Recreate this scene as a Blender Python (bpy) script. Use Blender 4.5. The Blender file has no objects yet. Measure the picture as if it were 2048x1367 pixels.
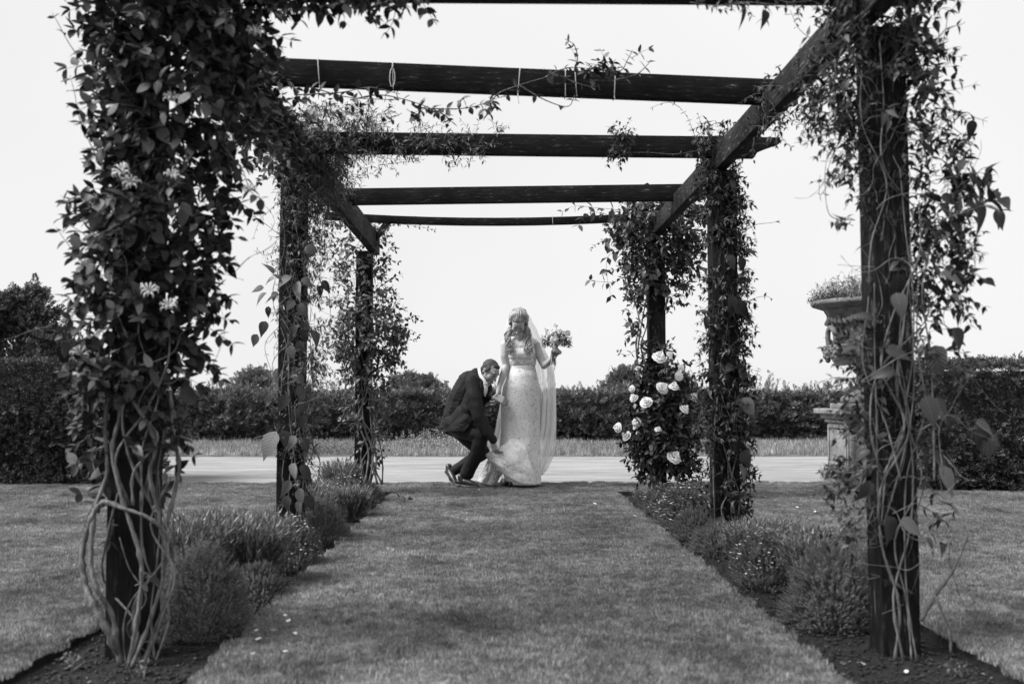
import bpy, bmesh, math, random
import numpy as np
from mathutils import Vector, Matrix, Euler, noise as mnoise
S = bpy.context.scene
C = S.collection
rnd = random.Random(7)
R = math.radians
# ------------------------------------------------------------------ camera, sky, sun, exposure
FPX = 1991.0
CAMZ = 0.88
cam_d = bpy.data.cameras.new('camera')
cam = bpy.data.objects.new('camera', cam_d)
C.objects.link(cam)
S.camera = cam
cam.location = (0, 0, CAMZ)
cam.rotation_euler = (R(90 + 3.08), 0, R(-0.83))
cam_d.sensor_width = 36
cam_d.lens = 36 * FPX / 2048
cam_d.clip_start = 0.05
cam_d.clip_end = 6000
cam_d.dof.use_dof = True
cam_d.dof.focus_distance = 9.7
cam_d.dof.aperture_fstop = 3.2
CM = Euler((R(90 + 3.08), 0, R(-0.83))).to_matrix()

SUN_EL, SUN_AZ = 48.0, -106.0      # azimuth from +Y, negative towards -X: hazy sun high on the left, a little behind the camera
world = bpy.data.worlds.new('World')
S.world = world
world.use_nodes = True
nt = world.node_tree
nt.nodes.clear()
o_ = nt.nodes.new('ShaderNodeOutputWorld')
bg = nt.nodes.new('ShaderNodeBackground')
sk = nt.nodes.new('ShaderNodeTexSky')
sk.sky_type = 'NISHITA'
sk.sun_disc = False
sk.sun_elevation = R(SUN_EL)
sk.sun_rotation = R(SUN_AZ)
bw = nt.nodes.new('ShaderNodeRGBToBW')
mx = nt.nodes.new('ShaderNodeMix')
mx.data_type = 'FLOAT'
mx.inputs[0].default_value = 0.93           # thick even cloud over a monochrome sky
mx.inputs[3].default_value = 8.6
tc = nt.nodes.new('ShaderNodeTexCoord')
nz = nt.nodes.new('ShaderNodeTexNoise')
nz.inputs['Scale'].default_value = 1.3
nz.inputs['Detail'].default_value = 3
mr = nt.nodes.new('ShaderNodeMapRange')
mr.inputs[1].default_value = .3
mr.inputs[2].default_value = .7
mr.inputs[3].default_value = 6.0
mr.inputs[4].default_value = 7.0
L = nt.links.new
L(tc.outputs['Generated'], nz.inputs['Vector'])
L(nz.outputs[0], mr.inputs[0])
L(mr.outputs[0], mx.inputs[3])
L(sk.outputs[0], bw.inputs[0])
L(bw.outputs[0], mx.inputs[2])
L(mx.outputs[0], bg.inputs[0])
bg.inputs[1].default_value = 0.1
L(bg.outputs[0], o_.inputs[0])
sun_d = bpy.data.lights.new('sun', 'SUN')
sun_d.energy = 4.8
sun_d.angle = R(34)
sun_d.color = (1, 1, 1)
sun = bpy.data.objects.new('sun', sun_d)
C.objects.link(sun)
sd = Vector((math.sin(R(SUN_AZ)) * math.cos(R(SUN_EL)), math.cos(R(SUN_AZ)) * math.cos(R(SUN_EL)), math.sin(R(SUN_EL))))
sun.rotation_euler = sd.to_track_quat('Z', 'Y').to_euler()
S.view_settings.view_transform = 'Standard'
S.view_settings.look = 'None'
S.view_settings.exposure = 0.48
S.view_settings.gamma = 1
S.cycles.max_bounces = 8
S.cycles.transparent_max_bounces = 12

# ------------------------------------------------------------------ helpers
def W(px, py, Y, dy=0.0):
    """world point seen at photo pixel (2048 wide) at the distance Y (+dy)"""
    d = CM @ Vector(((px - 1024) / FPX, (683.5 - py) / FPX, -1))
    t = (Y + dy) / d.y
    return Vector((d.x * t, Y + dy, CAMZ + d.z * t))

def V(*a):
    return Vector(a)

def material(name):
    m = bpy.data.materials.new(name)
    m.use_nodes = True
    n = m.node_tree.nodes
    b = n.get('Principled BSDF')
    return m, n, m.node_tree.links.new, b

def ramp(n, stops):
    r = n.new('ShaderNodeValToRGB')
    e = r.color_ramp.elements
    e[0].position, e[0].color = stops[0][0], (stops[0][1],) * 3 + (1,)
    e[1].position, e[1].color = stops[-1][0], (stops[-1][1],) * 3 + (1,)
    for p, c in stops[1:-1]:
        x = e.new(p)
        x.color = (c, c, c, 1)
    return r

def surf(name, stops, scale=8, detail=6, rough=0.8, bump=0.3, bscale=None, coord='Object', stretch=(1, 1, 1), spec=0.3, dist=0.01, rgh=0.6):
    m, n, l, b = material(name)
    t = n.new('ShaderNodeTexCoord')
    mp = n.new('ShaderNodeMapping')
    mp.inputs['Scale'].default_value = stretch
    l(t.outputs[coord], mp.inputs[0])
    a = n.new('ShaderNodeTexNoise')
    a.inputs['Scale'].default_value = scale
    a.inputs['Detail'].default_value = detail
    a.inputs['Roughness'].default_value = rgh
    l(mp.outputs[0], a.inputs[0])
    r = ramp(n, stops)
    l(a.outputs[0], r.inputs[0])
    l(r.outputs[0], b.inputs['Base Color'])
    b.inputs['Roughness'].default_value = rough
    b.inputs['Specular IOR Level'].default_value = spec
    if bump:
        c = n.new('ShaderNodeTexNoise')
        c.inputs['Scale'].default_value = bscale or scale * 3
        c.inputs['Detail'].default_value = 5
        l(mp.outputs[0], c.inputs[0])
        bp = n.new('ShaderNodeBump')
        bp.inputs['Strength'].default_value = bump
        bp.inputs['Distance'].default_value = dist
        l(c.outputs[0], bp.inputs['Height'])
        l(bp.outputs[0], b.inputs['Normal'])
    return m

def leafmat(name, lo, hi, rough=0.5, trans=0.3, spec=0.35, pale=0.0, palev=0.3, veins=False):
    m, n, l, b = material(name)
    g = n.new('ShaderNodeNewGeometry')
    oi = n.new('ShaderNodeObjectInfo')
    ad = n.new('ShaderNodeMath')
    ad.operation = 'ADD'
    l(g.outputs['Random Per Island'], ad.inputs[0])
    l(oi.outputs['Random'], ad.inputs[1])
    fr = n.new('ShaderNodeMath')
    fr.operation = 'FRACT'
    l(ad.outputs[0], fr.inputs[0])
    st = [(0, lo), (0.6, (lo + hi) / 2), (max(0.61, 1 - pale - .01), hi), (1.0, palev if pale else hi)]
    r = ramp(n, st)
    l(fr.outputs[0], r.inputs[0])
    # veins and blotches
    t = n.new('ShaderNodeTexCoord')
    z = n.new('ShaderNodeTexNoise')
    z.inputs['Scale'].default_value = 90
    l(t.outputs['Object'], z.inputs[0])
    mu = n.new('ShaderNodeMix')
    mu.data_type = 'RGBA'
    mu.blend_type = 'MULTIPLY'
    mu.inputs[0].default_value = 0.6
    rr = ramp(n, [(0.3, 0.6), (0.7, 1.25)])
    l(z.outputs[0], rr.inputs[0])
    l(r.outputs[0], mu.inputs[6])
    l(rr.outputs[0], mu.inputs[7])
    l(mu.outputs[2], b.inputs['Base Color'])
    b.inputs['Roughness'].default_value = rough
    b.inputs['Specular IOR Level'].default_value = spec
    if veins:      # midrib and side veins in the leaf's own coordinates
        sx = n.new('ShaderNodeSeparateXYZ'); l(t.outputs['Object'], sx.inputs[0])
        def mth(op, a_, b_=None):
            q = n.new('ShaderNodeMath'); q.operation = op
            for k_, v_ in enumerate((a_, b_)):
                if v_ is None: continue
                if isinstance(v_, (int, float)): q.inputs[k_].default_value = v_
                else: l(v_, q.inputs[k_])
            return q.outputs[0]
        ax_ = mth('ABSOLUTE', sx.outputs[0])
        ph = mth('FRACT', mth('MULTIPLY', mth('SUBTRACT', sx.outputs[1], mth('MULTIPLY', ax_, 1.1)), 8.0))
        ridge = mth('ABSOLUTE', mth('SUBTRACT', ph, .5))
        vein = mth('MINIMUM', mth('MULTIPLY', ridge, 5.0), mth('MULTIPLY', ax_, 45.0))
        vein = mth('MINIMUM', vein, 1.0)
        bp = n.new('ShaderNodeBump'); bp.inputs['Strength'].default_value = .5; bp.inputs['Distance'].default_value = .0025; bp.inputs['Height'].default_value = 1
        l(vein, bp.inputs['Height']); l(bp.outputs[0], b.inputs['Normal'])
        vm = n.new('ShaderNodeMix'); vm.data_type = 'RGBA'; l(vein, vm.inputs[0])
        l(mu.outputs[2], vm.inputs[7])
        br_ = n.new('ShaderNodeMix'); br_.data_type = 'RGBA'; br_.blend_type = 'ADD'; br_.inputs[0].default_value = 1
        l(mu.outputs[2], br_.inputs[6]); br_.inputs[7].default_value = (.05, .05, .05, 1)
        l(br_.outputs[2], vm.inputs[6]); l(vm.outputs[2], b.inputs['Base Color'])
    tr = n.new('ShaderNodeBsdfTranslucent')
    l(mu.outputs[2], tr.inputs[0])
    ms = n.new('ShaderNodeMixShader')
    ms.inputs[0].default_value = trans
    l(b.outputs[0], ms.inputs[1])
    l(tr.outputs[0], ms.inputs[2])
    l(ms.outputs[0], n['Material Output'].inputs[0])
    return m

def link(name, me, mat=None, parent=None, smooth=False, loc=None):
    o = bpy.data.objects.new(name, me)
    C.objects.link(o)
    if mat is not None and me is not None and not me.materials:
        me.materials.append(mat)
    if parent is not None:
        o.parent = parent
    if loc is not None:
        o.location = loc
    if smooth and me is not None:
        me.polygons.foreach_set('use_smooth', [True] * len(me.polygons))
    return o

def tag(o, label=None, cat=None, group=None, kind=None):
    if label: o['label'] = label
    if cat: o['category'] = cat
    if group: o['group'] = group
    if kind: o['kind'] = kind
    return o

def thing(name, label, cat, group=None, loc=(0, 0, 0)):
    o = bpy.data.objects.new(name, None)
    C.objects.link(o)
    o.empty_display_size = 0.1
    o.location = loc
    return tag(o, label, cat, group)

class MB:
    """collects geometry for one mesh"""
    def __init__(s):
        s.v, s.f, s.n = [], [], 0
    def add(s, v, f):
        v = np.asarray(v, dtype=float).reshape(-1, 3)
        s.v.append(v)
        n = s.n
        s.f.extend([tuple(i + n for i in q) for q in f])
        s.n += len(v)
    def box(s, c, d, rot=None):
        x, y, z = [k / 2 for k in d]
        v = [Vector((a * x, b * y, e * z)) for a in (-1, 1) for b in (-1, 1) for e in (-1, 1)]
        if rot is not None:
            v = [rot @ k for k in v]
        v = [k + Vector(c) for k in v]
        s.add([tuple(k) for k in v], [(0, 1, 3, 2), (4, 6, 7, 5), (0, 4, 5, 1), (2, 3, 7, 6), (0, 2, 6, 4), (1, 5, 7, 3)])
    def tube(s, pts, rad, sides=5, cap=True):
        P = np.array([tuple(p) for p in pts], dtype=float)
        n = len(P)
        if not hasattr(rad, '__len__'):
            rad = [rad] * n
        T = np.gradient(P, axis=0)
        T /= (np.linalg.norm(T, axis=1, keepdims=True) + 1e-9)
        up = np.array([0.0, 0, 1]) if abs(T[0][2]) < 0.9 else np.array([1.0, 0, 0])
        vs = []
        a = np.arange(sides) * 2 * math.pi / sides
        u = up
        for i in range(n):
            x = np.cross(T[i], u); x /= (np.linalg.norm(x) + 1e-9)
            u = np.cross(x, T[i])
            vs.append(P[i] + rad[i] * (np.outer(np.cos(a), x) + np.outer(np.sin(a), u)))
        f = []
        for i in range(n - 1):
            for k in range(sides):
                k2 = (k + 1) % sides
                f.append((i * sides + k, i * sides + k2, (i + 1) * sides + k2, (i + 1) * sides + k))
        if cap:
            f.append(tuple(range(sides))[::-1])
            f.append(tuple((n - 1) * sides + k for k in range(sides)))
        s.add(np.vstack(vs), f)
    def lathe(s, prof, seg=32, c=(0, 0, 0), mod=None):
        vs, f = [], []
        for j, (r, z) in enumerate(prof):
            for k in range(seg):
                a = 2 * math.pi * k / seg
                q = r * (mod(a, z) if mod else 1)
                vs.append((c[0] + q * math.cos(a), c[1] + q * math.sin(a), c[2] + z))
        for j in range(len(prof) - 1):
            for k in range(seg):
                k2 = (k + 1) % seg
                f.append((j * seg + k, j * seg + k2, (j + 1) * seg + k2, (j + 1) * seg + k))
        f.append(tuple(range(seg))[::-1])
        f.append(tuple((len(prof) - 1) * seg + k for k in range(seg)))
        s.add(vs, f)
    def grid(s, P):
        """P[i][j] points -> sheet"""
        a = np.array([[tuple(p) for p in r] for r in P])
        h, w = a.shape[:2]
        s.add(a.reshape(-1, 3), [(i * w + j, i * w + j + 1, (i + 1) * w + j + 1, (i + 1) * w + j) for i in range(h - 1) for j in range(w - 1)])
    def inst(s, tv, tf, M, t):
        """template verts tv (V,3), faces tf; M (N,3,3) columns = axes, t (N,3)"""
        M = np.asarray(M); t = np.asarray(t); tv = np.asarray(tv)
        if len(t) == 0:
            return
        v = np.einsum('nij,vj->nvi', M, tv) + t[:, None, :]
        k = len(tv)
        base = s.n
        fa = {}
        for i in range(len(t)):
            o = base + i * k
            s.f.extend([tuple(q + o for q in f) for f in tf])
        s.v.append(v.reshape(-1, 3))
        s.n += k * len(t)
    def mesh(s, name):
        me = bpy.data.meshes.new(name)
        v = np.vstack(s.v) if s.v else np.zeros((0, 3))
        lens = np.fromiter((len(q) for q in s.f), dtype=np.int32, count=len(s.f))
        idx = np.fromiter((i for q in s.f for i in q), dtype=np.int32)
        me.vertices.add(len(v))
        me.vertices.foreach_set('co', v.ravel())
        me.loops.add(len(idx))
        me.loops.foreach_set('vertex_index', idx)
        me.polygons.add(len(lens))
        st = np.zeros(len(lens), dtype=np.int32)
        st[1:] = np.cumsum(lens)[:-1]
        me.polygons.foreach_set('loop_start', st)
        me.polygons.foreach_set('loop_total', lens)
        me.update(calc_edges=True)
        me.validate()
        return me
    def build(s, name, mat, parent=None, smooth=False, loc=None):
        return link(name, s.mesh(name), mat, parent, smooth, loc)

def curve(pts, n=8):
    """Catmull-Rom through pts"""
    p = [Vector(q) for q in pts]
    p = [p[0] * 2 - p[1]] + p + [p[-1] * 2 - p[-2]]
    out = []
    for i in range(1, len(p) - 2):
        for k in range(n):
            t = k / n
            a, b, c, d = p[i - 1], p[i], p[i + 1], p[i + 2]
            out.append(0.5 * ((2 * b) + (c - a) * t + (2 * a - 5 * b + 4 * c - d) * t * t + (3 * b - a - 3 * c + d) * t ** 3))
    out.append(p[-2])
    return out

def rv():
    while True:
        v = Vector((rnd.uniform(-1, 1), rnd.uniform(-1, 1), rnd.uniform(-1, 1)))
        if 0.05 < v.length < 1:
            return v.normalized()

# leaf templates: length 1 along +Y, width along X, normal +Z
def leaf_t(w, n=4, fold=0.25, curl=0.35, peak=0.4, stem=0.0, tip=0.0):
    vs, rows = [], []
    for i in range(n + 1):
        t = i / n
        if t < peak:
            h = math.sin(t / peak * math.pi / 2) ** 0.7
        else:
            h = math.cos((t - peak) / (1 - peak) * math.pi / 2) ** (0.85 + tip)
        hw = w / 2 * h
        z = -curl * t * t * 0.5
        y = stem + t * (1 - stem)
        if i in (0, n):
            rows.append([len(vs)])
            vs.append((0, y, z))
        else:
            rows.append([len(vs), len(vs) + 1, len(vs) + 2])
            vs += [(-hw, y - .02, z + fold * hw), (0, y, z), (hw, y - .02, z + fold * hw)]
    fs = []
    for a, b in zip(rows, rows[1:]):
        if len(a) == 1:
            fs += [(a[0], b[1], b[0]), (a[0], b[2], b[1])]
        elif len(b) == 1:
            fs += [(a[0], a[1], b[0]), (a[1], a[2], b[0])]
        else:
            fs += [(a[0], a[1], b[1], b[0]), (a[1], a[2], b[2], b[1])]
    if stem:
        k = len(vs)
        vs += [(-.012, 0, .03), (.012, 0, .03), (0, stem, 0)]
        fs.append((k, k + 1, k + 2))
    return np.array(vs), fs

def frame(y, up, s, sw=None):
    """3x3 with columns width axis, length axis, normal, scaled"""
    y = y.normalized()
    z = up - y * up.dot(y)
    if z.length < 1e-4:
        z = y.orthogonal()
    z.normalize()
    x = y.cross(z)
    sw = sw or s
    return [[x.x * sw, y.x * s, z.x * s], [x.y * sw, y.y * s, z.y * s], [x.z * sw, y.z * s, z.z * s]]

CAMP = Vector((0, 0, CAMZ))
def in_view(p, m=60):
    q = CM.transposed() @ (Vector(p) - CAMP)
    if q.z > -0.3:
        return False
    x = 1024 + FPX * q.x / -q.z
    y = 683.5 - FPX * q.y / -q.z
    return -m < x < 2048 + m and -m < y < 1367 + m

class Plant:
    """a climber or shrub made of sprigs; leaves are kept as frames, then the ones largest in view become parts"""
    def __init__(s, templates):
        s.t = templates
        s.leaves = []      # (template index, 3x3, position, size)
        s.twigs = MB()
    def leaf(s, p, d, size, up=None, k=None, sw=None):
        up = up if up is not None else (Vector((0, 0, 1)) + 0.6 * rv() + Vector((0, -0.35, 0)))
        s.leaves.append((rnd.randrange(len(s.t)) if k is None else k, frame(d, up, size, sw), tuple(p), size))
    def sprig(s, p, d, length, pairs, size, droop=0.5, spread=0.9, k=None, taper=0.35, single=False, rad=0.0018, wob=0.25, flip=0.0, upb=None):
        p = Vector(p); d = Vector(d).normalized()
        pts = [p.copy()]
        seg = length / pairs
        side = d.cross(rv()).normalized()
        for i in range(pairs):
            d = (d + Vector((0, 0, -1)) * droop * 0.25 + rv() * wob).normalized()
            p = p + d * seg
            pts.append(p.copy())
            t = i / pairs
            side = (side - d * side.dot(d))
            side = side.normalized() if side.length > 1e-3 else d.orthogonal().normalized()
            if i % 2: side = d.cross(side)
            sz = size * (1 - taper * t) * rnd.uniform(0.75, 1.2)
            for sg in ((1,) if single else (1, -1)):
                ld = d * rnd.uniform(.2, .7) + side * sg * spread + Vector((0, 0, -1)) * rnd.uniform(0, .5) + rv() * .25
                s.leaf(p, ld, sz * rnd.uniform(.85, 1.1), up=upb, k=k)
        s.leaf(p, d + rv() * .2, size * .6, k=k)
        if rad:
            s.twigs.tube([tuple(q) for q in pts], [rad * (1 - .6 * i / pairs) for i in range(pairs + 1)], 3, cap=False)
        return pts
    def finish(s, parent, lmat, tmat, nparts=300, leafname='leaf', minpx=9, pmat=None):
        meshes = []
        for tv, tf in s.t:
            b = MB(); b.add(tv, tf)
            me = b.mesh(leafname)
            me.materials.append(pmat or lmat)
            me.polygons.foreach_set('use_smooth', [True] * len(me.polygons))
            meshes.append(me)
        sc = []
        for i, (k, F, p, sz) in enumerate(s.leaves):
            dv = Vector(p) - CAMP
            px = sz * FPX / max(dv.length, .3)
            if not in_view(p, 10) or px < minpx:
                sc.append(-1); continue
            nrm = Vector((F[0][2], F[1][2], F[2][2]))
            wd = Vector((F[0][1], F[1][1], F[2][1]))
            face = abs(nrm.normalized().dot(dv.normalized()))
            sc.append(px * (0.3 + face) * math.exp(-(p[1] - s.leaves[0][2][1]) * 2.5))
        order = sorted(range(len(sc)), key=lambda i: -sc[i])
        pick = set(i for i in order[:nparts] if sc[i] > 0)
        for i in pick:
            k, F, p, sz = s.leaves[i]
            o = bpy.data.objects.new(leafname, meshes[k])
            C.objects.link(o)
            M = Matrix(F).to_4x4()
            M.translation = p
            o.parent = parent
            o.matrix_local = M
        rest = MB()
        for k, (tv, tf) in enumerate(s.t):
            sel = [q for i, q in enumerate(s.leaves) if q[0] == k and i not in pick]
            if sel:
                rest.inst(tv, tf, [q[1] for q in sel], [q[2] for q in sel])
        if rest.n:
            o = rest.build('foliage', lmat, parent, smooth=True)
            o['kind'] = 'stuff'
        if s.twigs.n:
            o = s.twigs.build('twigs', tmat, parent)
            o['kind'] = 'stuff'

# ------------------------------------------------------------------ materials
M_soil = surf('soil', [(0.3, .006), (.6, .02), (.8, .045)], scale=30, bump=1, dist=.02, rough=.95)
M_lawn = surf('lawn_turf', [(0.3, .08), (.55, .15), (.75, .22)], scale=5, detail=10, bump=.6, bscale=120, rough=.95, rgh=.75)
M_field = surf('far_field_hazed', [(0.3, .22), (.7, .36)], scale=.03, rough=1, bump=0)  # pale tone puts distance haze into the colour
M_drive = surf('pale_drive', [(0.3, .11), (.44, .2), (.56, .29), (.72, .4)], scale=1.6, detail=12, stretch=(.35, 2.2, 1), bump=.8, bscale=40, rough=.95, rgh=.82)
M_bark = surf('bark', [(.3, .04), (.55, .12), (.8, .25)], scale=25, stretch=(3, 3, .6), bump=.7, dist=.004, rough=.9)
M_twig = surf('twig', [(.3, .07), (.7, .2)], scale=30, bump=0, rough=.8)
M_palestem = surf('pale_vine_bark', [(.3, .04), (.5, .11), (.75, .24)], scale=40, stretch=(2, 2, .5), bump=.5, dist=.003, rough=.8)
# ------------------------------------------------------------------ ground
BED_L = (-1.56, -0.93)
BED_R = (1.06, 1.66)
BED_END = 9.2
LAWN_END = 10.15
DRIVE_END = 14.6
b = MB(); b.grid([[(-900, -30, -.06), (900, -30, -.06)], [(-900, 19.5, -.06), (900, 19.5, -.06)], [(-2500, 5000, -.06), (2500, 5000, -.06)]])
b2 = b.build('ground', M_field); tag(b2, kind='structure')
b = MB(); b.grid([[(-14, -2, -.040), (14, -2, -.040)], [(-14, 19, -.040), (14, 19, -.040)]])
tag(b.build('soil', M_soil), kind='structure')

def wob(y, s=0.0, a=.012):
    return a * mnoise.noise(Vector((s, y * 3.1, 0))) + a * .6 * mnoise.noise(Vector((s + 9, y * 11, 0)))

def lawn_piece(b, xa, xb, ya, yb, fa=True, fb=True, fend=False, z=0.0):
    n = max(2, int((yb - ya) / .08))
    ys = [ya + (yb - ya) * i / n for i in range(n + 1)]
    rows = []
    for y in ys:
        A = xa + (wob(y, xa) if fa else 0); B = xb + (wob(y, xb) if fb else 0)
        r = [(A, y, -.07)] if fa else []
        r += [(A, y, z - .012), (A + .03, y, z)] + [(A + (B - A) * k / 6, y, z) for k in range(1, 6)] + [(B - .03, y, z), (B, y, z - .012)]
        if fb: r += [(B, y, -.07)]
        rows.append(r)
    rows = [[(p[0], ya + .0, -.07) for p in rows[0]]] + rows + [[(p[0], yb, -.07) for p in rows[-1]]]
    b.grid(rows)
lb = MB()
lawn_piece(lb, -14, BED_L[0], -2, BED_END, fa=False)
lawn_piece(lb, BED_L[1], BED_R[0], -2, BED_END)
lawn_piece(lb, BED_R[1], 14, -2, BED_END, fb=False)
lawn_piece(lb, -14, 14, BED_END, LAWN_END, fa=False, fb=False)
lo = lb.build('lawn', M_lawn); tag(lo, kind='structure')
lo.data.materials.append(M_soil)      # the cut edges along the beds are bare earth
for pg in lo.data.polygons:
    zs = [lo.data.vertices[i].co.z for i in pg.vertices]
    if min(zs) < -.03: pg.material_index = 1
db = MB()
xs = [-16 + 32 * k / 200 for k in range(201)]
rows = []
for y in [LAWN_END - .03, 11, 12, 13, 14, DRIVE_END + .03]:
    rows.append([(x, y + (.03 * mnoise.noise(Vector((x * 1.7, y, 0)))), -.010) for x in xs])
db.grid(rows)
tag(db.build('drive', M_drive), kind='structure')
vb = MB()
vb.grid([[(x, y + (.12 * mnoise.noise(Vector((x * .8, 3, 0))) if y == DRIVE_END else 0), z) for x in xs] for y, z in ((DRIVE_END, -.07), (DRIVE_END, .0), (16, .02), (19.4, .02))])
tag(vb.build('grass_verge', M_lawn), kind='structure')

# blades: geometry-nodes scatter of small patches of blades on the lawn
def blade_patch(name, nb, rad, h0, h1, w, mat, lean=.5, seed=1):
    r = random.Random(seed)
    vs, fs = [], []
    for i in range(nb):
        a = r.uniform(0, 6.283); q = rad * math.sqrt(r.random())
        x, y = q * math.cos(a), q * math.sin(a)
        h = r.uniform(h0, h1); th = r.uniform(0, 6.283); ln = r.uniform(0, lean) * h; la = r.uniform(0, 6.283)
        dx, dy = w / 2 * math.cos(th), w / 2 * math.sin(th)
        lx, ly = ln * math.cos(la), ln * math.sin(la)
        k = len(vs)
        vs += [(x - dx, y - dy, -.004), (x + dx, y + dy, -.004), (x + lx * .45 - dx * .7, y + ly * .45 - dy * .7, h * .6), (x + lx * .45 + dx * .7, y + ly * .45 + dy * .7, h * .6), (x + lx, y + ly, h)]
        fs += [(k, k + 1, k + 3, k + 2), (k + 2, k + 3, k + 4)]
    b = MB(); b.add(vs, fs)
    me = b.mesh(name); me.materials.append(mat)
    return bpy.data.objects.new(name, me)

def scatter(name, pts, template, smin, smax, mat=None, tilt=.12):
    me = bpy.data.meshes.new(name)
    me.from_pydata(pts, [], [])
    n = len(pts)
    me.attributes.new('rot', 'FLOAT_VECTOR', 'POINT'); me.attributes.new('scl', 'FLOAT', 'POINT')
    r = np.random.RandomState(len(name) + n)
    rr = np.stack([r.uniform(-tilt, tilt, n), r.uniform(-tilt, tilt, n), r.uniform(0, 6.28, n)], 1)
    me.attributes['rot'].data.foreach_set('vector', rr.ravel().astype(np.float32))
    me.attributes['scl'].data.foreach_set('value', r.uniform(smin, smax, n).astype(np.float32))
    o = link(name, me)
    g = bpy.data.node_groups.new(name, 'GeometryNodeTree')
    g.interface.new_socket('Geometry', in_out='INPUT', socket_type='NodeSocketGeometry')
    g.interface.new_socket('Geometry', in_out='OUTPUT', socket_type='NodeSocketGeometry')
    gi = g.nodes.new('NodeGroupInput'); go = g.nodes.new('NodeGroupOutput')
    ip = g.nodes.new('GeometryNodeInstanceOnPoints')
    ob = g.nodes.new('GeometryNodeObjectInfo'); ob.inputs[0].default_value = template
    na = g.nodes.new('GeometryNodeInputNamedAttribute'); na.data_type = 'FLOAT_VECTOR'; na.inputs[0].default_value = 'rot'
    nb = g.nodes.new('GeometryNodeInputNamedAttribute'); nb.data_type = 'FLOAT'; nb.inputs[0].default_value = 'scl'
    l = g.links.new
    l(gi.outputs[0], ip.inputs['Points']); l(ob.outputs['Geometry'], ip.inputs['Instance'])
    l(na.outputs[0], ip.inputs['Rotation']); l(nb.outputs[0], ip.inputs['Scale'])
    l(ip.outputs[0], go.inputs[0])
    md = o.modifiers.new('scatter', 'NODES'); md.node_group = g
    o['kind'] = 'stuff'
    return o

def grassmat(name, lo, hi, scale=1.2, pale=.5):
    """blade colour: broad patches over the lawn (world position) times a blade-to-blade variation"""
    m, n, l, bs = material(name)
    g = n.new('ShaderNodeNewGeometry')
    z = n.new('ShaderNodeTexNoise'); z.inputs['Scale'].default_value = scale; z.inputs['Detail'].default_value = 6; z.inputs['Roughness'].default_value = .7
    l(g.outputs['Position'], z.inputs['Vector'])
    a = ramp(n, [(.3, lo), (.66, hi)])
    l(z.outputs[0], a.inputs[0])
    c = ramp(n, [(0, .3), (.75, 1.25), (1, 1.35 + pale)])
    l(g.outputs['Random Per Island'], c.inputs[0])
    mu = n.new('ShaderNodeMix'); mu.data_type = 'RGBA'; mu.blend_type = 'MULTIPLY'; mu.inputs[0].default_value = 1
    z2 = n.new('ShaderNodeTexNoise'); z2.inputs['Scale'].default_value = 22; z2.inputs['Detail'].default_value = 3
    l(g.outputs['Position'], z2.inputs['Vector'])
    c2 = ramp(n, [(.35, .62), (.65, 1.3)]); l(z2.outputs[0], c2.inputs[0])
    m0 = n.new('ShaderNodeMix'); m0.data_type = 'RGBA'; m0.blend_type = 'MULTIPLY'; m0.inputs[0].default_value = 1
    l(a.outputs[0], m0.inputs[6]); l(c2.outputs[0], m0.inputs[7])
    l(m0.outputs[2], mu.inputs[6]); l(c.outputs[0], mu.inputs[7])
    l(mu.outputs[2], bs.inputs['Base Color'])
    bs.inputs['Roughness'].default_value = .6
    bs.inputs['Specular IOR Level'].default_value = .25
    tr = n.new('ShaderNodeBsdfTranslucent'); l(mu.outputs[2], tr.inputs[0])
    ms = n.new('ShaderNodeMixShader'); ms.inputs[0].default_value = .3
    l(bs.outputs[0], ms.inputs[1]); l(tr.outputs[0], ms.inputs[2]); l(ms.outputs[0], n['Material Output'].inputs[0])
    return m
M_blade = grassmat('grass_blade', .10, .37, scale=2.2)
M_meadow = grassmat('meadow_blade', .20, .42, scale=.9)
patch = blade_patch('grass_patch', 620, .075, .005, .017, .0019, M_blade, lean=1.1)
pts = []
def halfw(y):
    return .56 * y + .45
step = .085
y = 2.55
gi_ = 0
while y < LAWN_END:
    hw = halfw(y)
    x = -hw
    while x < hw:
        px = x + rnd.uniform(-.04, .04); py = y + rnd.uniform(-.04, .04)
        m = .052
        inb = (BED_L[0] - m < px < BED_L[1] + m or BED_R[0] - m < px < BED_R[1] + m) and py < BED_END + m
        if not inb and py < LAWN_END - .03:
            pts.append((px, py, 0))
        x += step
    y += step * (1 if y < 7 else 1.25)
for X in (BED_L[0] - .03, BED_L[1] + .03, BED_R[0] - .03, BED_R[1] + .03):
    y = 2.5
    while y < BED_END:
        pts.append((X + wob(y, 1) + (.02 if X in (BED_L[1] + .03, BED_R[1] + .03) else -.02), y, -.002)); y += .05
scatter('lawn_grass', pts, patch, .75, 1.25)
mp_ = blade_patch('meadow_patch', 80, .16, .03, .15, .006, M_meadow, lean=.5, seed=4)
pts = []
for i in range(3600):
    X = rnd.uniform(-7.2, 7.4); Y = rnd.uniform(DRIVE_END + .05, 18.2)
    if mnoise.noise(Vector((X * .7, Y * .9, 0))) < -.35 and rnd.random() < .7: continue
    pts.append((X, Y, 0.01))
scatter('meadow_grass', pts, mp_, .35, .95, tilt=.25)
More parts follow.
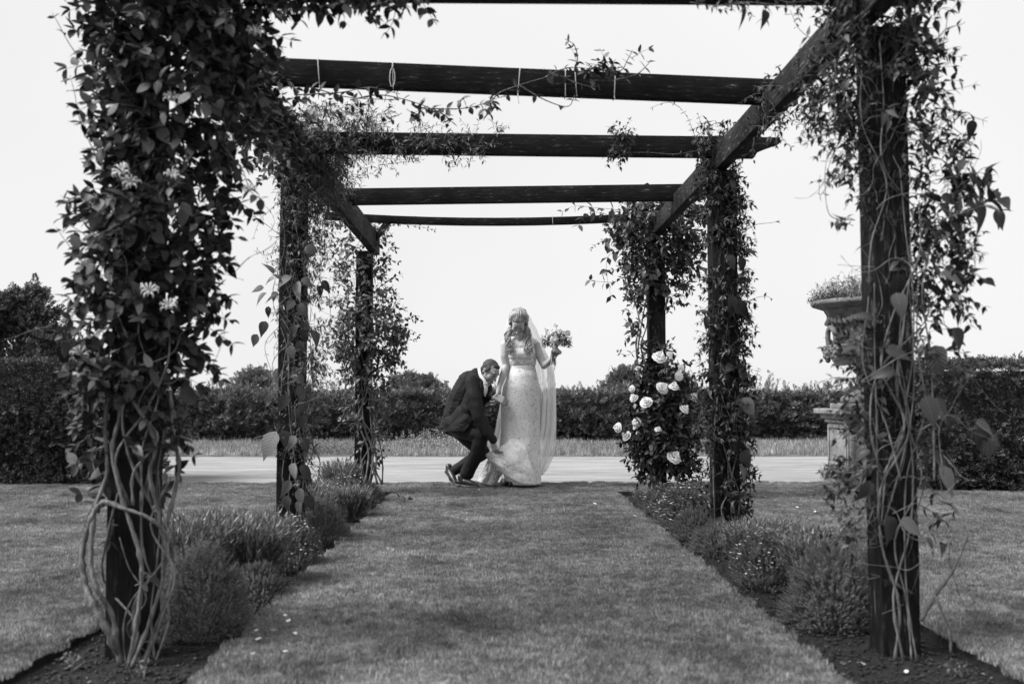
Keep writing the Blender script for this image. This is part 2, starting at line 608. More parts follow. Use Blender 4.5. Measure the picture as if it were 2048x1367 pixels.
# flowering clumps in the verge
for (px, py, Y, h, lab) in ((870, 884, 16.0, .32, 'tall pale flowering weed clump on the grass verge just left of the man'), (640, 905, 15.2, .22, 'low dark weed clump at the edge of the pale drive behind the left posts')):
    c = W(px, py, Y); c.z = 0
    pl = Plant([leaf_t(.35, 2)])
    for k in range(130):
        p = c + Vector((rnd.gauss(0, .35), rnd.gauss(0, .25), 0))
        pl.sprig(p, Vector((rnd.uniform(-.3, .3), rnd.uniform(-.3, .3), 1)), h * rnd.uniform(.6, 1.15), 7, .05, droop=.1, rad=.003)
    t = thing('weed_clump', lab, 'weeds')
    pl.finish(t, M_meadow if h > .3 else M_lawn, M_twig, nparts=0)

# soil litter in the beds
b = MB()
for (xa, xb) in (BED_L, BED_R):
    for i in range(5200):
        x, y = rnd.uniform(xa + .02, xb - .02), 2.5 + (BED_END - 2.6) * rnd.random() ** 1.7
        s = rnd.uniform(.002, .008)
        q = Euler((rnd.uniform(-.5, .5), rnd.uniform(-.5, .5), rnd.uniform(0, 3))).to_matrix()
        b.box((x, y, -.037 + s * .4), (s * rnd.uniform(1, 3), s, s * .6), q)
M_chip = leafmat('bark_chips', .006, .035, trans=0, pale=.03, palev=.18)
tag(b.build('bark_chips', M_chip), kind='stuff')

# ------------------------------------------------------------------ pergola
def woodmat(name, axis, lo, hi, fleck=.25):
    m, n, l, bs = material(name)
    t = n.new('ShaderNodeTexCoord'); mp = n.new('ShaderNodeMapping')
    sc = [20, 20, 20]; sc[axis] = 2.6
    mp.inputs['Scale'].default_value = sc
    l(t.outputs['Object'], mp.inputs[0])
    a = n.new('ShaderNodeTexNoise'); a.inputs['Scale'].default_value = 4; a.inputs['Detail'].default_value = 9; a.inputs['Roughness'].default_value = .75
    l(mp.outputs[0], a.inputs[0])
    r = ramp(n, [(.3, lo), (.5, (lo + hi) / 2.4), (.59, hi), (.67, fleck)])
    l(a.outputs[0], r.inputs[0])
    # weathered patches
    w = n.new('ShaderNodeTexNoise'); w.inputs['Scale'].default_value = 3.5; w.inputs['Detail'].default_value = 6
    l(t.outputs['Object'], w.inputs[0])
    wr = ramp(n, [(.35, .6), (.65, 1.7)])
    l(w.outputs[0], wr.inputs[0])
    mu = n.new('ShaderNodeMix'); mu.data_type = 'RGBA'; mu.blend_type = 'MULTIPLY'; mu.inputs[0].default_value = 1
    l(r.outputs[0], mu.inputs[6]); l(wr.outputs[0], mu.inputs[7]); l(mu.outputs[2], bs.inputs['Base Color'])
    bs.inputs['Roughness'].default_value = .8
    bs.inputs['Specular IOR Level'].default_value = .12
    bp = n.new('ShaderNodeBump'); bp.inputs['Strength'].default_value = .8; bp.inputs['Distance'].default_value = .004
    l(a.outputs[0], bp.inputs['Height']); l(bp.outputs[0], bs.inputs['Normal'])
    return m
M_wx = woodmat('dark_stained_timber_rafter', 0, .003, .013, .13)
M_wy = woodmat('dark_stained_timber_beam', 1, .007, .027, .17)
M_wz = woodmat('dark_stained_timber_post', 2, .004, .012, .08)
M_wzr = woodmat('weathered_timber_post', 2, .003, .018, .2)

perg = thing('pergola', 'dark timber pergola of six posts, two long beams and five crossbeams over the path', 'pergola')
POSTS = {'L1': (-1.30, 3.62, .145), 'L2': (-1.24, 6.04, .145), 'L3': (-1.205, 9.0, .14), 'R1': (1.432, 3.62, .135), 'R2': (1.355, 5.95, .15), 'R3': (1.36, 8.5, .14)}
def bevel(o, w=.004):
    m = o.modifiers.new('edge', 'BEVEL'); m.width = w; m.segments = 2; m.limit_method = 'ANGLE'
for k, (x, y, w) in POSTS.items():
    b = MB()
    n = 14
    # hollow-sided post: slightly uneven faces with drying cracks
    rows = []
    for i in range(n + 1):
        z = -.06 + ((2.228 if x > 0 else 2.183) + .06) * i / n
        j = [rnd.uniform(-.0015, .0015) for _ in range(8)]
        h = w / 2
        rows.append([(-h + j[0], -h + j[1], z), (0, -h + j[2] * 2, z), (h + j[3], -h + j[4], z), (h, 0, z), (h + j[5], h, z), (0, h, z), (-h, h + j[6], z), (-h + j[7], 0, z)])
    v = [p for r_ in rows for p in r_]
    f = [(i * 8 + q, i * 8 + (q + 1) % 8, (i + 1) * 8 + (q + 1) % 8, (i + 1) * 8 + q) for i in range(n) for q in range(8)]
    f += [tuple(range(8))[::-1], tuple(n * 8 + q for q in range(8))]
    b.add(v, f)
    o = b.build('post', M_wzr if k in ('R1', 'R2') else M_wz, perg, loc=(x, y, 0))
    bevel(o, .003)
    if k == 'R1': o.rotation_euler = (0, R(-.25), 0)
def beam(name, A, B, h, t, mat, parent, sag=0, endcut=(0, 0), nseg=10):
    """timber from A to B (centres of its top edge), height h, thickness t, shaped ends"""
    A, B = Vector(A), Vector(B)
    d = B - A; Ln = d.length; d.normalize()
    side = d.cross(Vector((0, 0, 1))).normalized(); up = side.cross(d)
    mid = (A + B) / 2
    prof = []
    N = nseg
    ss = [i / N for i in range(N + 1)]
    top = [(s * Ln - Ln / 2, -sag * 4 * s * (1 - s)) for s in ss]
    bot = [(s * Ln - Ln / 2, -h - sag * 4 * s * (1 - s)) for s in ss]
    if endcut[1]:
        c = endcut[1]
        top[-1] = (Ln / 2, -.002); top.append((Ln / 2 + .004, -h * .25))
        e = Ln / 2
        bot = bot[:-1] + [(e - c, -h), (e - c + .01, -h * .86)] + [(e - c * (1 - q), -h * (.82 - .52 * q ** .8)) for q in (.15, .4, .65, .85, .97)]
    if endcut[0]:
        c = endcut[0]; e = -Ln / 2
        bot = [(e + c * (1 - q), -h * (.82 - .52 * q ** .8)) for q in (.97, .7, .4, .15)] + [(e + c - .01, -h * .86), (e + c, -h)] + bot[1:]
    ring = top + bot[::-1]
    # orient: local X along the beam (mesh built in local axes, object rotated)
    b = MB()
    along = 0 if abs(d.x) > abs(d.y) else 1
    v = []
    for s_ in (-1, 1):
        for (u, z) in ring:
            v.append((u, s_ * t / 2, z) if along == 0 else (s_ * t / 2, u, z))
    n = len(ring)
    f = [tuple(range(n)), tuple(range(n, 2 * n))[::-1]] + [(i, (i + 1) % n + 0, (i + 1) % n + n, i + n) for i in range(n)]
    b.add(v, f)
    o = b.build(name, mat, parent, loc=mid)
    bm = bmesh.new(); bm.from_mesh(o.data); bmesh.ops.recalc_face_normals(bm, faces=bm.faces); bmesh.ops.triangulate(bm, faces=[q for q in bm.faces if len(q.verts) > 4]); bm.to_mesh(o.data); bm.free()
    if along == 0:
        o.rotation_euler = (0, -math.atan2(d.z, d.x), math.atan2(d.y, d.x))
    else:
        o.rotation_euler = (math.atan2(d.z, d.y), 0, -math.atan2(d.x, d.y))
    bevel(o, .003)
    return o
beam('side_beam', (-1.135, 2.4, 2.37), (-1.135, 9.25, 2.37), .185, .07, M_wy, perg)
beam('side_beam', (1.335, 2.4, 2.37), (1.338, 8.75, 2.37), .14, .07, M_wy, perg)
def raft(pxl, pyl, Yl, pxr, pyr, Yr, h, t=.05, **k):
    beam('rafter', W(pxl, pyl, Yl), W(pxr, pyr, Yr), h, t, M_wx, perg, **k)
raft(520, -72, 3.56, 1900, -62, 3.62, .135, endcut=(.12, .12))
raft(470, 115, 4.56, 1592, 163, 4.86, .122, endcut=(.12, 0))
raft(560, 264, 5.92, 1558, 276, 6.0, .127, endcut=(.12, .16))
raft(610, 379, 7.42, 1428, 368, 7.30, .122, endcut=(.1, .1))
raft(650, 424, 8.62, 1345, 422, 8.66, .066, sag=.058, endcut=(0, 0))
# short strut and end plate on the far left post
b = MB(); b.box((0, 0, 0), (.055, .055, .30), Euler((0, R(38), 0)).to_matrix())
bevel(b.build('brace', M_wy, perg, loc=W(762, 462, 9.0)), .003)

# twine ties round the second crossbeam
M_twine = surf('pale_twine', [(.3, .45), (.7, .7)], scale=300, bump=.3, rough=.9)
A2, B2 = W(470, 115, 4.56), W(1592, 163, 4.86)
def on_rafter(px):
    s_ = (W(px, 140, 4.7).x - A2.x) / (B2.x - A2.x)
    return A2.lerp(B2, s_)
for px, low, loop, lab in ((645, .03, 0, 'pale twine tie, leftmost on the crossbeam beside dark leaves'), (789, .03, 1, 'pale knotted twine loop hanging down the front of the crossbeam'),
        (1040, .05, 0, 'pale twine tie holding the thin bare climbing stem to the middle of the crossbeam'), (1131, .0, 0, 'thin twine tie, first of two side by side behind the leaf cluster'),
        (1150, .0, 0, 'thin twine tie, second of two side by side behind the leaf cluster'), (1232, .01, 0, 'pale twine tie, rightmost on the crossbeam')):
    c = on_rafter(px); b = MB()
    f, k, tp, bt = -.031, .031, .004, -.126
    j = rnd.uniform(-.012, .012)
    pts_ = [c + Vector(q) for q in ((0, k, tp), (0, f, tp), (j * .5, f - .001, -.06), (j, f, bt), (j, k, bt), (0, k, tp))]
    b.tube(pts_, .0016, 4)
    if loop:
        lp = [c + Vector((.012 * math.sin(a) * (1 if a < 3.14 else 1), f - .004, -.075 - .045 * math.cos(a))) for a in [i * .45 for i in range(15)]]
        b.tube(lp, .0018, 4)
        b.tube([c + Vector((.002 * math.sin(i * 1.3), f - .003, tp - .012 * i)) for i in range(4)], .003, 4)
    else:
        b.tube([c + Vector((j, f, bt)), c + Vector((j + .004, f - .004, bt - low))], .0014, 4)
    tag(b.build('twine_tie', M_twine), lab, 'twine', 'twine ties on the crossbeams')
for px, py, Y in ((831, 437, 8.64), (1105, 437, 8.64)):
    c = W(px, py - 4, Y, -.03); b = MB()
    b.tube([c + Vector((0, 0, .02)), c, c + Vector((.004, -.002, -.08))], .0025, 4)
    tag(b.build('twine_tie', M_twine), 'short twine end hanging from the thin sagging farthest crossbeam, ' + ('towards the left post' if px < 900 else 'towards the right post'), 'twine', 'twine ties on the crossbeams')

# ------------------------------------------------------------------ hedges and trees
def spray_t(n=5, w=.42, lw=.16):
    """flat spray of narrow leaves, length 1"""
    b = MB()
    for i in range(n):
        t = (i + .5) / n
        for sg in (-1, 1):
            a = sg * (1.05 - .45 * t)
            L_ = w * (1 - .45 * t)
            d = np.array([math.sin(a), math.cos(a), .12])
            p = np.array([0, t * .85, -.1 * t * t])
            q = np.array([math.cos(a), -math.sin(a), 0]) * lw * .5
            k = b.n
            b.add([p, p + d * L_ * .5 - q * .8, p + d * L_, p + d * L_ * .5 + q * .8], [(0, 1, 2, 3)])
    b.add([(-.03, .5, -.03), (.03, .5, -.03), (0, 1.1, -.12)], [(0, 1, 2)])
    return np.vstack(b.v), b.f
M_yew = leafmat('yew_foliage', .015, .11, rough=.55, trans=.15, pale=.16, palev=.24)
M_hedge2 = leafmat('hedge_foliage', .045, .19, rough=.5, trans=.3, pale=.12, palev=.32)
M_core = surf('hedge_inner_shade', [(.3, .004), (.7, .012)], scale=10, bump=0)  # near-black colour paints the shade deep inside a hedge
def hedge(name, x0, x1, y0, y1, h, n_front, n_top, size, mat, label, wav=.05, shoots=0, sv=.1, side=None, bulge=0.0):
    t = thing(name, label, 'hedge', loc=((x0 + x1) / 2, (y0 + y1) / 2, 0))
    ox, oy = (x0 + x1) / 2, (y0 + y1) / 2
    inset = size * .9
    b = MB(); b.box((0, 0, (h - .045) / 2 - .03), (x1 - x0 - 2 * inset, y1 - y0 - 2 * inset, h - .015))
    b.build('branches_or_core', M_core, t)  # solid dark box standing in for the shaded depth behind the leaves
    T = [spray_t(5), spray_t(4, .5, .2)]
    Ms, Ts = [[], []], [[], []]
    tw = MB()
    def put(p, nrm, s):
        d = (nrm * rnd.uniform(.35, 1.0) + Vector((0, 0, rnd.uniform(-.1, .7))) + rv() * .65).normalized()
        up = (nrm + Vector((0, 0, .6)) + rv() * .5)
        k = rnd.randrange(2)
        Ms[k].append(frame(d, up, s)); Ts[k].append((p.x - ox, p.y - oy, p.z))
    for i in range(n_front):
        x = rnd.uniform(x0, x1); z = h * rnd.random()
        w = wav * mnoise.noise(Vector((x * 1.6, z * 2.2, y0))) + wav * .8 * mnoise.noise(Vector((x * 5, z * 7, 5)))
        yy = y0 - w * 1.6 - bulge * math.sin(z / h * 3.0) + rnd.uniform(0, inset)
        if mnoise.noise(Vector((x * 9, z * 16, 3))) < -.22: yy += size * .9      # dark hollows between the clipped shoots
        put(Vector((x, yy, z)), Vector((0, -1, .15)), size * rnd.uniform(.6, 1.25))
    for i in range(n_top):
        x = rnd.uniform(x0, x1); y = y0 + (y1 - y0) * rnd.random() ** 1.4
        z = h + wav * mnoise.noise(Vector((x * 1.3, y, 9))) + wav * .6 * mnoise.noise(Vector((x * 6, y * 6, 2))) - rnd.uniform(0, inset * .7)
        put(Vector((x, y, z)), Vector((0, -.2, 1)), size * rnd.uniform(.6, 1.2))
    for sx, sn in ((x0, Vector((-1, 0, .2))), (x1, Vector((1, 0, .2)))):
        for i in range(int(n_front * (y1 - y0) / (x1 - x0) * .7)):
            put(Vector((sx + rnd.uniform(-.02, .03), rnd.uniform(y0, y1), h * rnd.random())), sn, size * rnd.uniform(.6, 1.2))
    for i in range(shoots):
        x = rnd.uniform(x0, x1); y = rnd.uniform(y0, y0 + (y1 - y0) * .7)
        k = .5 + .9 * max(0, mnoise.noise(Vector((x * 1.1, 4, 0))) + .3)
        p = Vector((x, y, h - .03)); L_ = sv * rnd.uniform(.4, 1.1) * k * 1.3; d = Vector((rnd.uniform(-.3, .3), rnd.uniform(-.2, .2), 1)).normalized()
        tw.tube([p - Vector((ox, oy, 0)), p + d * L_ - Vector((ox, oy, 0))], .003, 3, cap=False)
        for q in range(4):
            put(p + d * L_ * (q + 1) / 4, d, size * rnd.uniform(.5, .8))
    b = MB()
    for k in range(2): b.inst(T[k][0], T[k][1], Ms[k], Ts[k])
    o = b.build('foliage', mat, t); o['kind'] = 'stuff'
    if tw.n: tw.build('twigs', M_twig, t)['kind'] = 'stuff'
    return t
hedge('clipped_hedge', -6.4, -3.72, 9.95, 11.2, 1.2, 7500, 3300, .075, M_yew, 'dark clipped hedge at the left edge behind the flowering honeysuckle post', shoots=150, sv=.07)
hedge('clipped_hedge', 3.98, 7.2, 9.15, 10.2, 1.17, 8500, 3500, .075, M_yew, 'dark clipped hedge at the right edge beyond the stone urn', shoots=160, sv=.07)
hedge('boundary_hedge', -7.3, 8.0, 18.35, 19.6, .87, 17000, 6500, .15, M_hedge2, 'long loose hedge across the far side of the pale drive behind the couple', wav=.10, shoots=420, sv=.26, bulge=.1)

def tree(name, c, h, rad, n, size, mat, label, cone=.5, trunk=.12, open_=.0):
    t = thing(name, label, 'tree', loc=c)
    b = MB()
    b.tube([(0, 0, -.1), (.05, 0, h * .4), (0, .05, h * .85)], [trunk, trunk * .7, trunk * .2], 8)
    b.build('trunk', M_bark, t, smooth=True)
    br = MB()
    T = spray_t(4, .5, .26)
    Ms, Ts = [], []
    nb = 46
    for i in range(nb):
        z = h * rnd.uniform(.12, .97)
        a = rnd.uniform(0, 6.283)
        prof = (1 - z / h) ** cone * min(1, .55 + z / h * 1.5)
        L_ = rad * prof * rnd.uniform(.7, 1.12)
        e = Vector((math.cos(a) * L_, math.sin(a) * L_, z + L_ * .25))
        s = Vector((0, 0, z * .85))
        br.tube([s, s.lerp(e, .5) + Vector((0, 0, L_ * .05)), e], [.03, .018, .006], 4, cap=False)
        for j in range(n // nb):
            q = s.lerp(e, rnd.uniform(.35, 1.05)) + rv() * rnd.uniform(0, rad * .2)
            d = (q - s).normalized() + rv() * .8 + Vector((0, 0, .3))
            Ms.append(frame(d, rv() + Vector((0, 0, 1)), size * rnd.uniform(.6, 1.3))); Ts.append(tuple(q))
    br.build('branches_or_core', M_bark, t)['kind'] = 'stuff'
    b = MB(); b.inst(T[0], T[1], Ms, Ts)
    o = b.build('crown', mat, t); o['kind'] = 'stuff'
    return t
c = W(30, 790, 31); c.z = 0
tree('broadleaf_tree', c, 4.1, 2.1, 9000, .26, M_yew, 'dark bushy tree rising above the clipped hedge at the left edge', cone=.42)
c = W(150, 790, 34); c.z = 0
tree('broadleaf_tree', c, 2.6, 1.4, 3000, .24, M_yew, 'small dark tree low beside the big one, above the end of the left hedge', cone=.5)
M_far = leafmat('far_tree_foliage_hazed', .08, .2, trans=.3)  # leaf tones lightened to paint distance haze onto these trees
for px, h, r_, Y, cone, lab in ((1243, 1.6, .75, 27, .5, 'small feathery tree above the far hedge between the bride and the rose bush'), (812, 1.4, .7, 26, .4, 'thin shrubby tree showing above the far hedge left of the crouching man'),
        (850, 1.35, .7, 25.5, .4, 'low shrubby tree above the far hedge right behind the crouching man'), (515, 2.2, 2.4, 60, .7, 'rounded distant tree just clear of the far hedge beside the second left post'), (1345, 1.35, 1.2, 24, .6, 'pale shrubby tree behind the far hedge beside the white roses')):
    c = W(px, 790, Y); c.z = 0
    tree('shrubby_tree', c, h, r_, 2600 if Y < 50 else 1500, .13 if Y < 50 else .4, M_far, lab, cone=cone, trunk=.06)
# far low hills on the horizon
b = MB()
for (Y, a, base) in ((900, 5, 1), (1600, 11, 3)):
    xs_ = [-1400 + 50 * i for i in range(57)]
    r0, r1, r2 = [], [], []
    for x in xs_:
        hgt = base + a * (.5 + .5 * mnoise.noise(Vector((x * .004, Y, 0))))
        r0.append((x, Y - 60, -.1)); r1.append((x, Y, hgt)); r2.append((x, Y + 200, hgt * .8))
    b.grid([r0, r1, r2])
tag(b.build('hills', surf('far_hills_hazed', [(.3, .35), (.7, .5)], scale=.02, bump=0)), kind='structure')  # the hills' paleness is haze put into their colour

# ------------------------------------------------------------------ urn on its pedestal
def stonemat(name, lo, hi, sc=9):
    m, n, l, bs = material(name)
    t = n.new('ShaderNodeTexCoord')
    a = n.new('ShaderNodeTexNoise'); a.inputs['Scale'].default_value = sc; a.inputs['Detail'].default_value = 9; a.inputs['Roughness'].default_value = .7
    l(t.outputs['Object'], a.inputs[0])
    r = ramp(n, [(.3, lo), (.5, (lo + hi) / 2), (.7, hi)]); l(a.outputs[0], r.inputs[0])
    v = n.new('ShaderNodeTexVoronoi'); v.inputs['Scale'].default_value = 24; l(t.outputs['Object'], v.inputs['Vector'])
    p = ramp(n, [(.08, .35), (.2, 1)]); l(v.outputs['Distance'], p.inputs[0])
    mu = n.new('ShaderNodeMix'); mu.data_type = 'RGBA'; mu.blend_type = 'MULTIPLY'; mu.inputs[0].default_value = .8
    l(r.outputs[0], mu.inputs[6]); l(p.outputs[0], mu.inputs[7]); l(mu.outputs[2], bs.inputs['Base Color'])
    bs.inputs['Roughness'].default_value = .95; bs.inputs['Specular IOR Level'].default_value = .15
    bp = n.new('ShaderNodeBump'); bp.inputs['Strength'].default_value = .8; bp.inputs['Distance'].default_value = .012
    l(mu.outputs[2], bp.inputs['Height']); l(bp.outputs[0], bs.inputs['Normal'])
    return m
M_stone = stonemat('weathered_stone', .06, .20)
M_stone2 = stonemat('lichened_stone', .09, .28, 6)
UC = Vector((3.82, 10.3, 0))
ped = thing('pedestal', 'square weathered stone pedestal with a moulded cap under the urn', 'pedestal', loc=UC)
def sbox(name, z0, z1, w, mat=M_stone2, par=ped, bv=.006):
    b = MB(); b.box((0, 0, (z0 + z1) / 2), (w, w, z1 - z0)); o = b.build(name, mat, par); bevel(o, bv); return o
sbox('plinth', -.05, .10, .74); sbox('plinth_moulding', .10, .135, .68)
sbox('shaft', .135, .60, .60)
sbox('cap_moulding', .60, .645, .65); sbox('cap_moulding', .645, .69, .72); sbox('cap', .69, .745, .83, bv=.01)
sbox('upper_step', .745, .80, .56)
for k, (dx, dy) in enumerate(((-1, 0), (0, -1), (1, 0))):
    b = MB()
    for (u, v_, su, sv_) in ((-.255, .3675, .04, .41), (.255, .3675, .04, .41), (0, .56, .47, .035), (0, .175, .47, .035)):
        cx = dx * .306 + (u if dy else 0); cy = dy * .306 + (u if dx else 0)
        b.box((cx, cy, v_), (su if dy else .014, su if dx else .014, sv_))
    bevel(b.build('panel_frame', M_stone2, ped), .003)
urn = thing('garden_urn', 'large weathered stone urn with masks and loop handles on the pedestal', 'urn', loc=UC)
def zz(y): return CAMZ + (790 - y) / 193.3
def neckmod(a, z):
    return 1 + .07 * max(0, mnoise.noise(Vector((math.cos(a) * 3, math.sin(a) * 3, z * 9)))) + .01 * mnoise.noise(Vector((math.cos(a) * 12, math.sin(a) * 12, z * 30)))
b = MB()
nk = [(.29, 1.405), (.285, 1.45), (.285, 1.50), (.295, 1.56), (.315, 1.62), (.34, 1.68), (.37, 1.73), (.395, 1.765), (.40, 1.775)]
b.lathe([(r_, z) for r_, z in nk], 96, mod=neckmod); b.build('neck', M_stone, urn, smooth=True)
b = MB(); b.lathe([(.40, 1.775), (.43, 1.782), (.515, 1.812), (.53, 1.825), (.53, 1.845), (.515, 1.865), (.49, 1.86), (.44, 1.82), (.1, 1.815)], 96, mod=lambda a, z: 1 + (.012 * math.cos(a * 40) if z > 1.84 else 0)); b.build('rim', M_stone, urn, smooth=True)
b = MB()
def gad(a, z):
    return 1 + .035 * abs(math.cos(a * 14)) * (1 if z < 1.37 else 0)
b.lathe([(.09, 1.19), (.16, 1.205), (.24, 1.22), (.31, 1.25), (.36, 1.29), (.385, 1.33), (.39, 1.365), (.40, 1.375), (.415, 1.385), (.41, 1.40), (.37, 1.408), (.29, 1.41)], 168, mod=gad); b.build('bowl', M_stone, urn, smooth=True)
b = MB(); b.lathe([(.25, .80), (.25, .85), (.235, .87), (.20, .885), (.15, .92), (.105, .98), (.085, 1.05), (.085, 1.10), (.12, 1.13), (.125, 1.15), (.09, 1.17), (.09, 1.20)], 48); b.build('foot', M_stone, urn, smooth=True)
# relief garland under the rim
b = MB()
for i in range(40):
    a = i * 2 * math.pi / 40
    z0 = 1.71 - .05 * abs(math.sin(a * 3)); r0 = .355
    b.tube([(math.cos(a) * r0, math.sin(a) * r0, z0), (math.cos(a + .08) * (r0 + .02), math.sin(a + .08) * (r0 + .02), z0 - .03), (math.cos(a + .14) * (r0 - .015), math.sin(a + .14) * (r0 - .015), z0 - .06)], [.018, .024, .008], 6)
for i in range(14):
    a = i * 2 * math.pi / 14
    b.tube([(math.cos(a) * .36, math.sin(a) * .36, 1.72), (math.cos(a + .05) * .325, math.sin(a + .05) * .325, 1.62), (math.cos(a) * .31, math.sin(a) * .31, 1.56)], [.018, .022, .01], 6)
b.build('garland_relief', M_stone, urn, smooth=True)
for q in range(4):
    a = R(180 + 12 + q * 90)
    u = Vector((math.cos(a), math.sin(a), 0)); s_ = Vector((-u.y, u.x, 0))
    b = MB()
    for sg in (-1, 1):
        pp = [u * .37 + s_ * sg * .07 + V(0, 0, 1.40), u * .375 + s_ * sg * .075 + V(0, 0, 1.47), u * .38 + s_ * sg * .06 + V(0, 0, 1.54), u * .385 + s_ * sg * .02 + V(0, 0, 1.575), u * .385 + V(0, 0, 1.58)]
        b.tube(curve(pp, 5), .028, 8)
    b.tube([u * .29 + V(0, 0, 1.56), u * .385 + V(0, 0, 1.575)], .024, 8)
    b.build('handle', M_stone, urn, smooth=True)
# ------------------------------------------------------------------ closed blobs fused into one surface (bodies, clothes, carved masks)
def ico(n=2):
    bm = bmesh.new(); bmesh.ops.create_icosphere(bm, subdivisions=n, radius=1)
    v = np.array([tuple(q.co) for q in bm.verts]); f = [tuple(w.index for w in q.verts) for q in bm.faces]
    bm.free(); return v, f
ICO = ico(2)
class Blob:
    def __init__(s):
        s.b = MB()
    def ball(s, c, r, rot=None):
        if not hasattr(r, '__len__'): r = (r, r, r)
        M = np.diag(r)
        if rot is not None: M = np.array(rot) @ M
        s.b.add(ICO[0] @ M.T + np.array(tuple(c)), ICO[1])
    def chain(s, pts, rad, flat=None):
        """tapered limb through pts"""
        for i in range(len(pts) - 1):
            a, c = Vector(pts[i]), Vector(pts[i + 1]); ra, rc = rad[i], rad[i + 1]
            L_ = (c - a).length; n = max(2, int(L_ / (min(ra, rc) * .35)) + 1)
            for k in range(n + 1):
                t = k / n; r = ra + (rc - ra) * t
                s.ball(a.lerp(c, t), r)
    def fuse(s, name, mat, parent, voxel=.006, smooth=5, disp=None, cut=None):
        me = s.b.mesh(name)
        o = bpy.data.objects.new('tmp', me); C.objects.link(o)
        m = o.modifiers.new('r', 'REMESH'); m.mode = 'VOXEL'; m.voxel_size = voxel
        m = o.modifiers.new('s', 'SMOOTH'); m.factor = .5; m.iterations = smooth
        if disp:
            tx = bpy.data.textures.new('folds', 'CLOUDS'); tx.noise_scale = disp[0]; tx.noise_depth = 2
            m = o.modifiers.new('d', 'DISPLACE'); m.texture = tx; m.strength = disp[1]; m.mid_level = .5; m.texture_coords = 'LOCAL'
        dg = bpy.context.evaluated_depsgraph_get()
        out = bpy.data.meshes.new_from_object(o.evaluated_get(dg))
        out.materials.clear()
        bpy.data.objects.remove(o); bpy.data.meshes.remove(me)
        out.name = name
        if cut:
            bm = bmesh.new(); bm.from_mesh(out)
            bmesh.ops.delete(bm, geom=[f for f in bm.faces if cut(f.calc_center_median())], context='FACES')
            bm.to_mesh(out); bm.free()
        return link(name, out, mat, parent, smooth=True)

# carved masks under the urn handles
for q in range(4):
    a = R(180 + 12 + q * 90)
    for da in (-.17, .17):
        u = Vector((math.cos(a + da), math.sin(a + da), 0)); s_ = Vector((-u.y, u.x, 0))
        B = Blob()
        o3 = u * .37
        B.ball(o3 + V(0, 0, 1.33), (.06, .06, .065)); B.ball(o3 + u * .06 + V(0, 0, 1.325), (.016, .016, .024))
        B.ball(o3 + u * .045 + V(0, 0, 1.355), (.03, .03, .012)); B.ball(o3 + u * .04 + V(0, 0, 1.285), (.035, .035, .03)); B.ball(o3 + u * .02 + V(0, 0, 1.25), (.03, .03, .035))
        for sg in (-1, 1):
            B.ball(o3 + u * .045 + s_ * sg * .027 + V(0, 0, 1.315), .018); B.ball(o3 + u * .02 + s_ * sg * .055 + V(0, 0, 1.36), .022)
            B.ball(o3 + u * .03 + s_ * sg * .03 + V(0, 0, 1.27), .02); B.ball(o3 + u * .04 + s_ * sg * .025 + V(0, 0, 1.375), .02)
        B.fuse('mask', M_stone, urn, voxel=.006, smooth=2)

# ------------------------------------------------------------------ the couple
def skinmat(name, base):
    m, n, l, b = material(name)
    t = n.new('ShaderNodeTexCoord'); z = n.new('ShaderNodeTexNoise'); z.inputs['Scale'].default_value = 18; z.inputs['Detail'].default_value = 4
    l(t.outputs['Object'], z.inputs[0]); r = ramp(n, [(.3, base * .8), (.7, base * 1.02)]); l(z.outputs[0], r.inputs[0]); l(r.outputs[0], b.inputs['Base Color'])
    b.inputs['Roughness'].default_value = .5; b.inputs['Subsurface Weight'].default_value = .12; b.inputs['Subsurface Scale'].default_value = .01
    return m
M_skinb = skinmat('skin_bride', .42)
M_sking = skinmat('skin_groom', .34)
M_hairb = surf('light_hair', [(.3, .12), (.5, .25), (.7, .45)], scale=60, stretch=(1, 1, .15), bump=.5, dist=.003, rough=.4, spec=.5)
M_hairg = surf('short_hair', [(.3, .03), (.7, .075)], scale=220, bump=.5, dist=.002, rough=.65)
M_suit = surf('dark_suit_wool', [(.3, .005), (.7, .011)], scale=60, bump=.25, bscale=500, dist=.0008, rough=.75, spec=.3)
M_shirt = surf('white_shirt', [(.3, .7), (.7, .8)], scale=20, bump=.1, rough=.7)
M_shoe = surf('black_leather', [(.3, .012), (.7, .03)], scale=12, bump=.05, rough=.35, spec=.5)
M_sole = surf('shoe_sole', [(.3, .05), (.7, .2)], scale=12, bump=.05, rough=.6)
M_satin = surf('satin_sash', [(.3, .5), (.7, .66)], scale=14, stretch=(1, 1, 8), bump=.3, dist=.004, rough=.35)
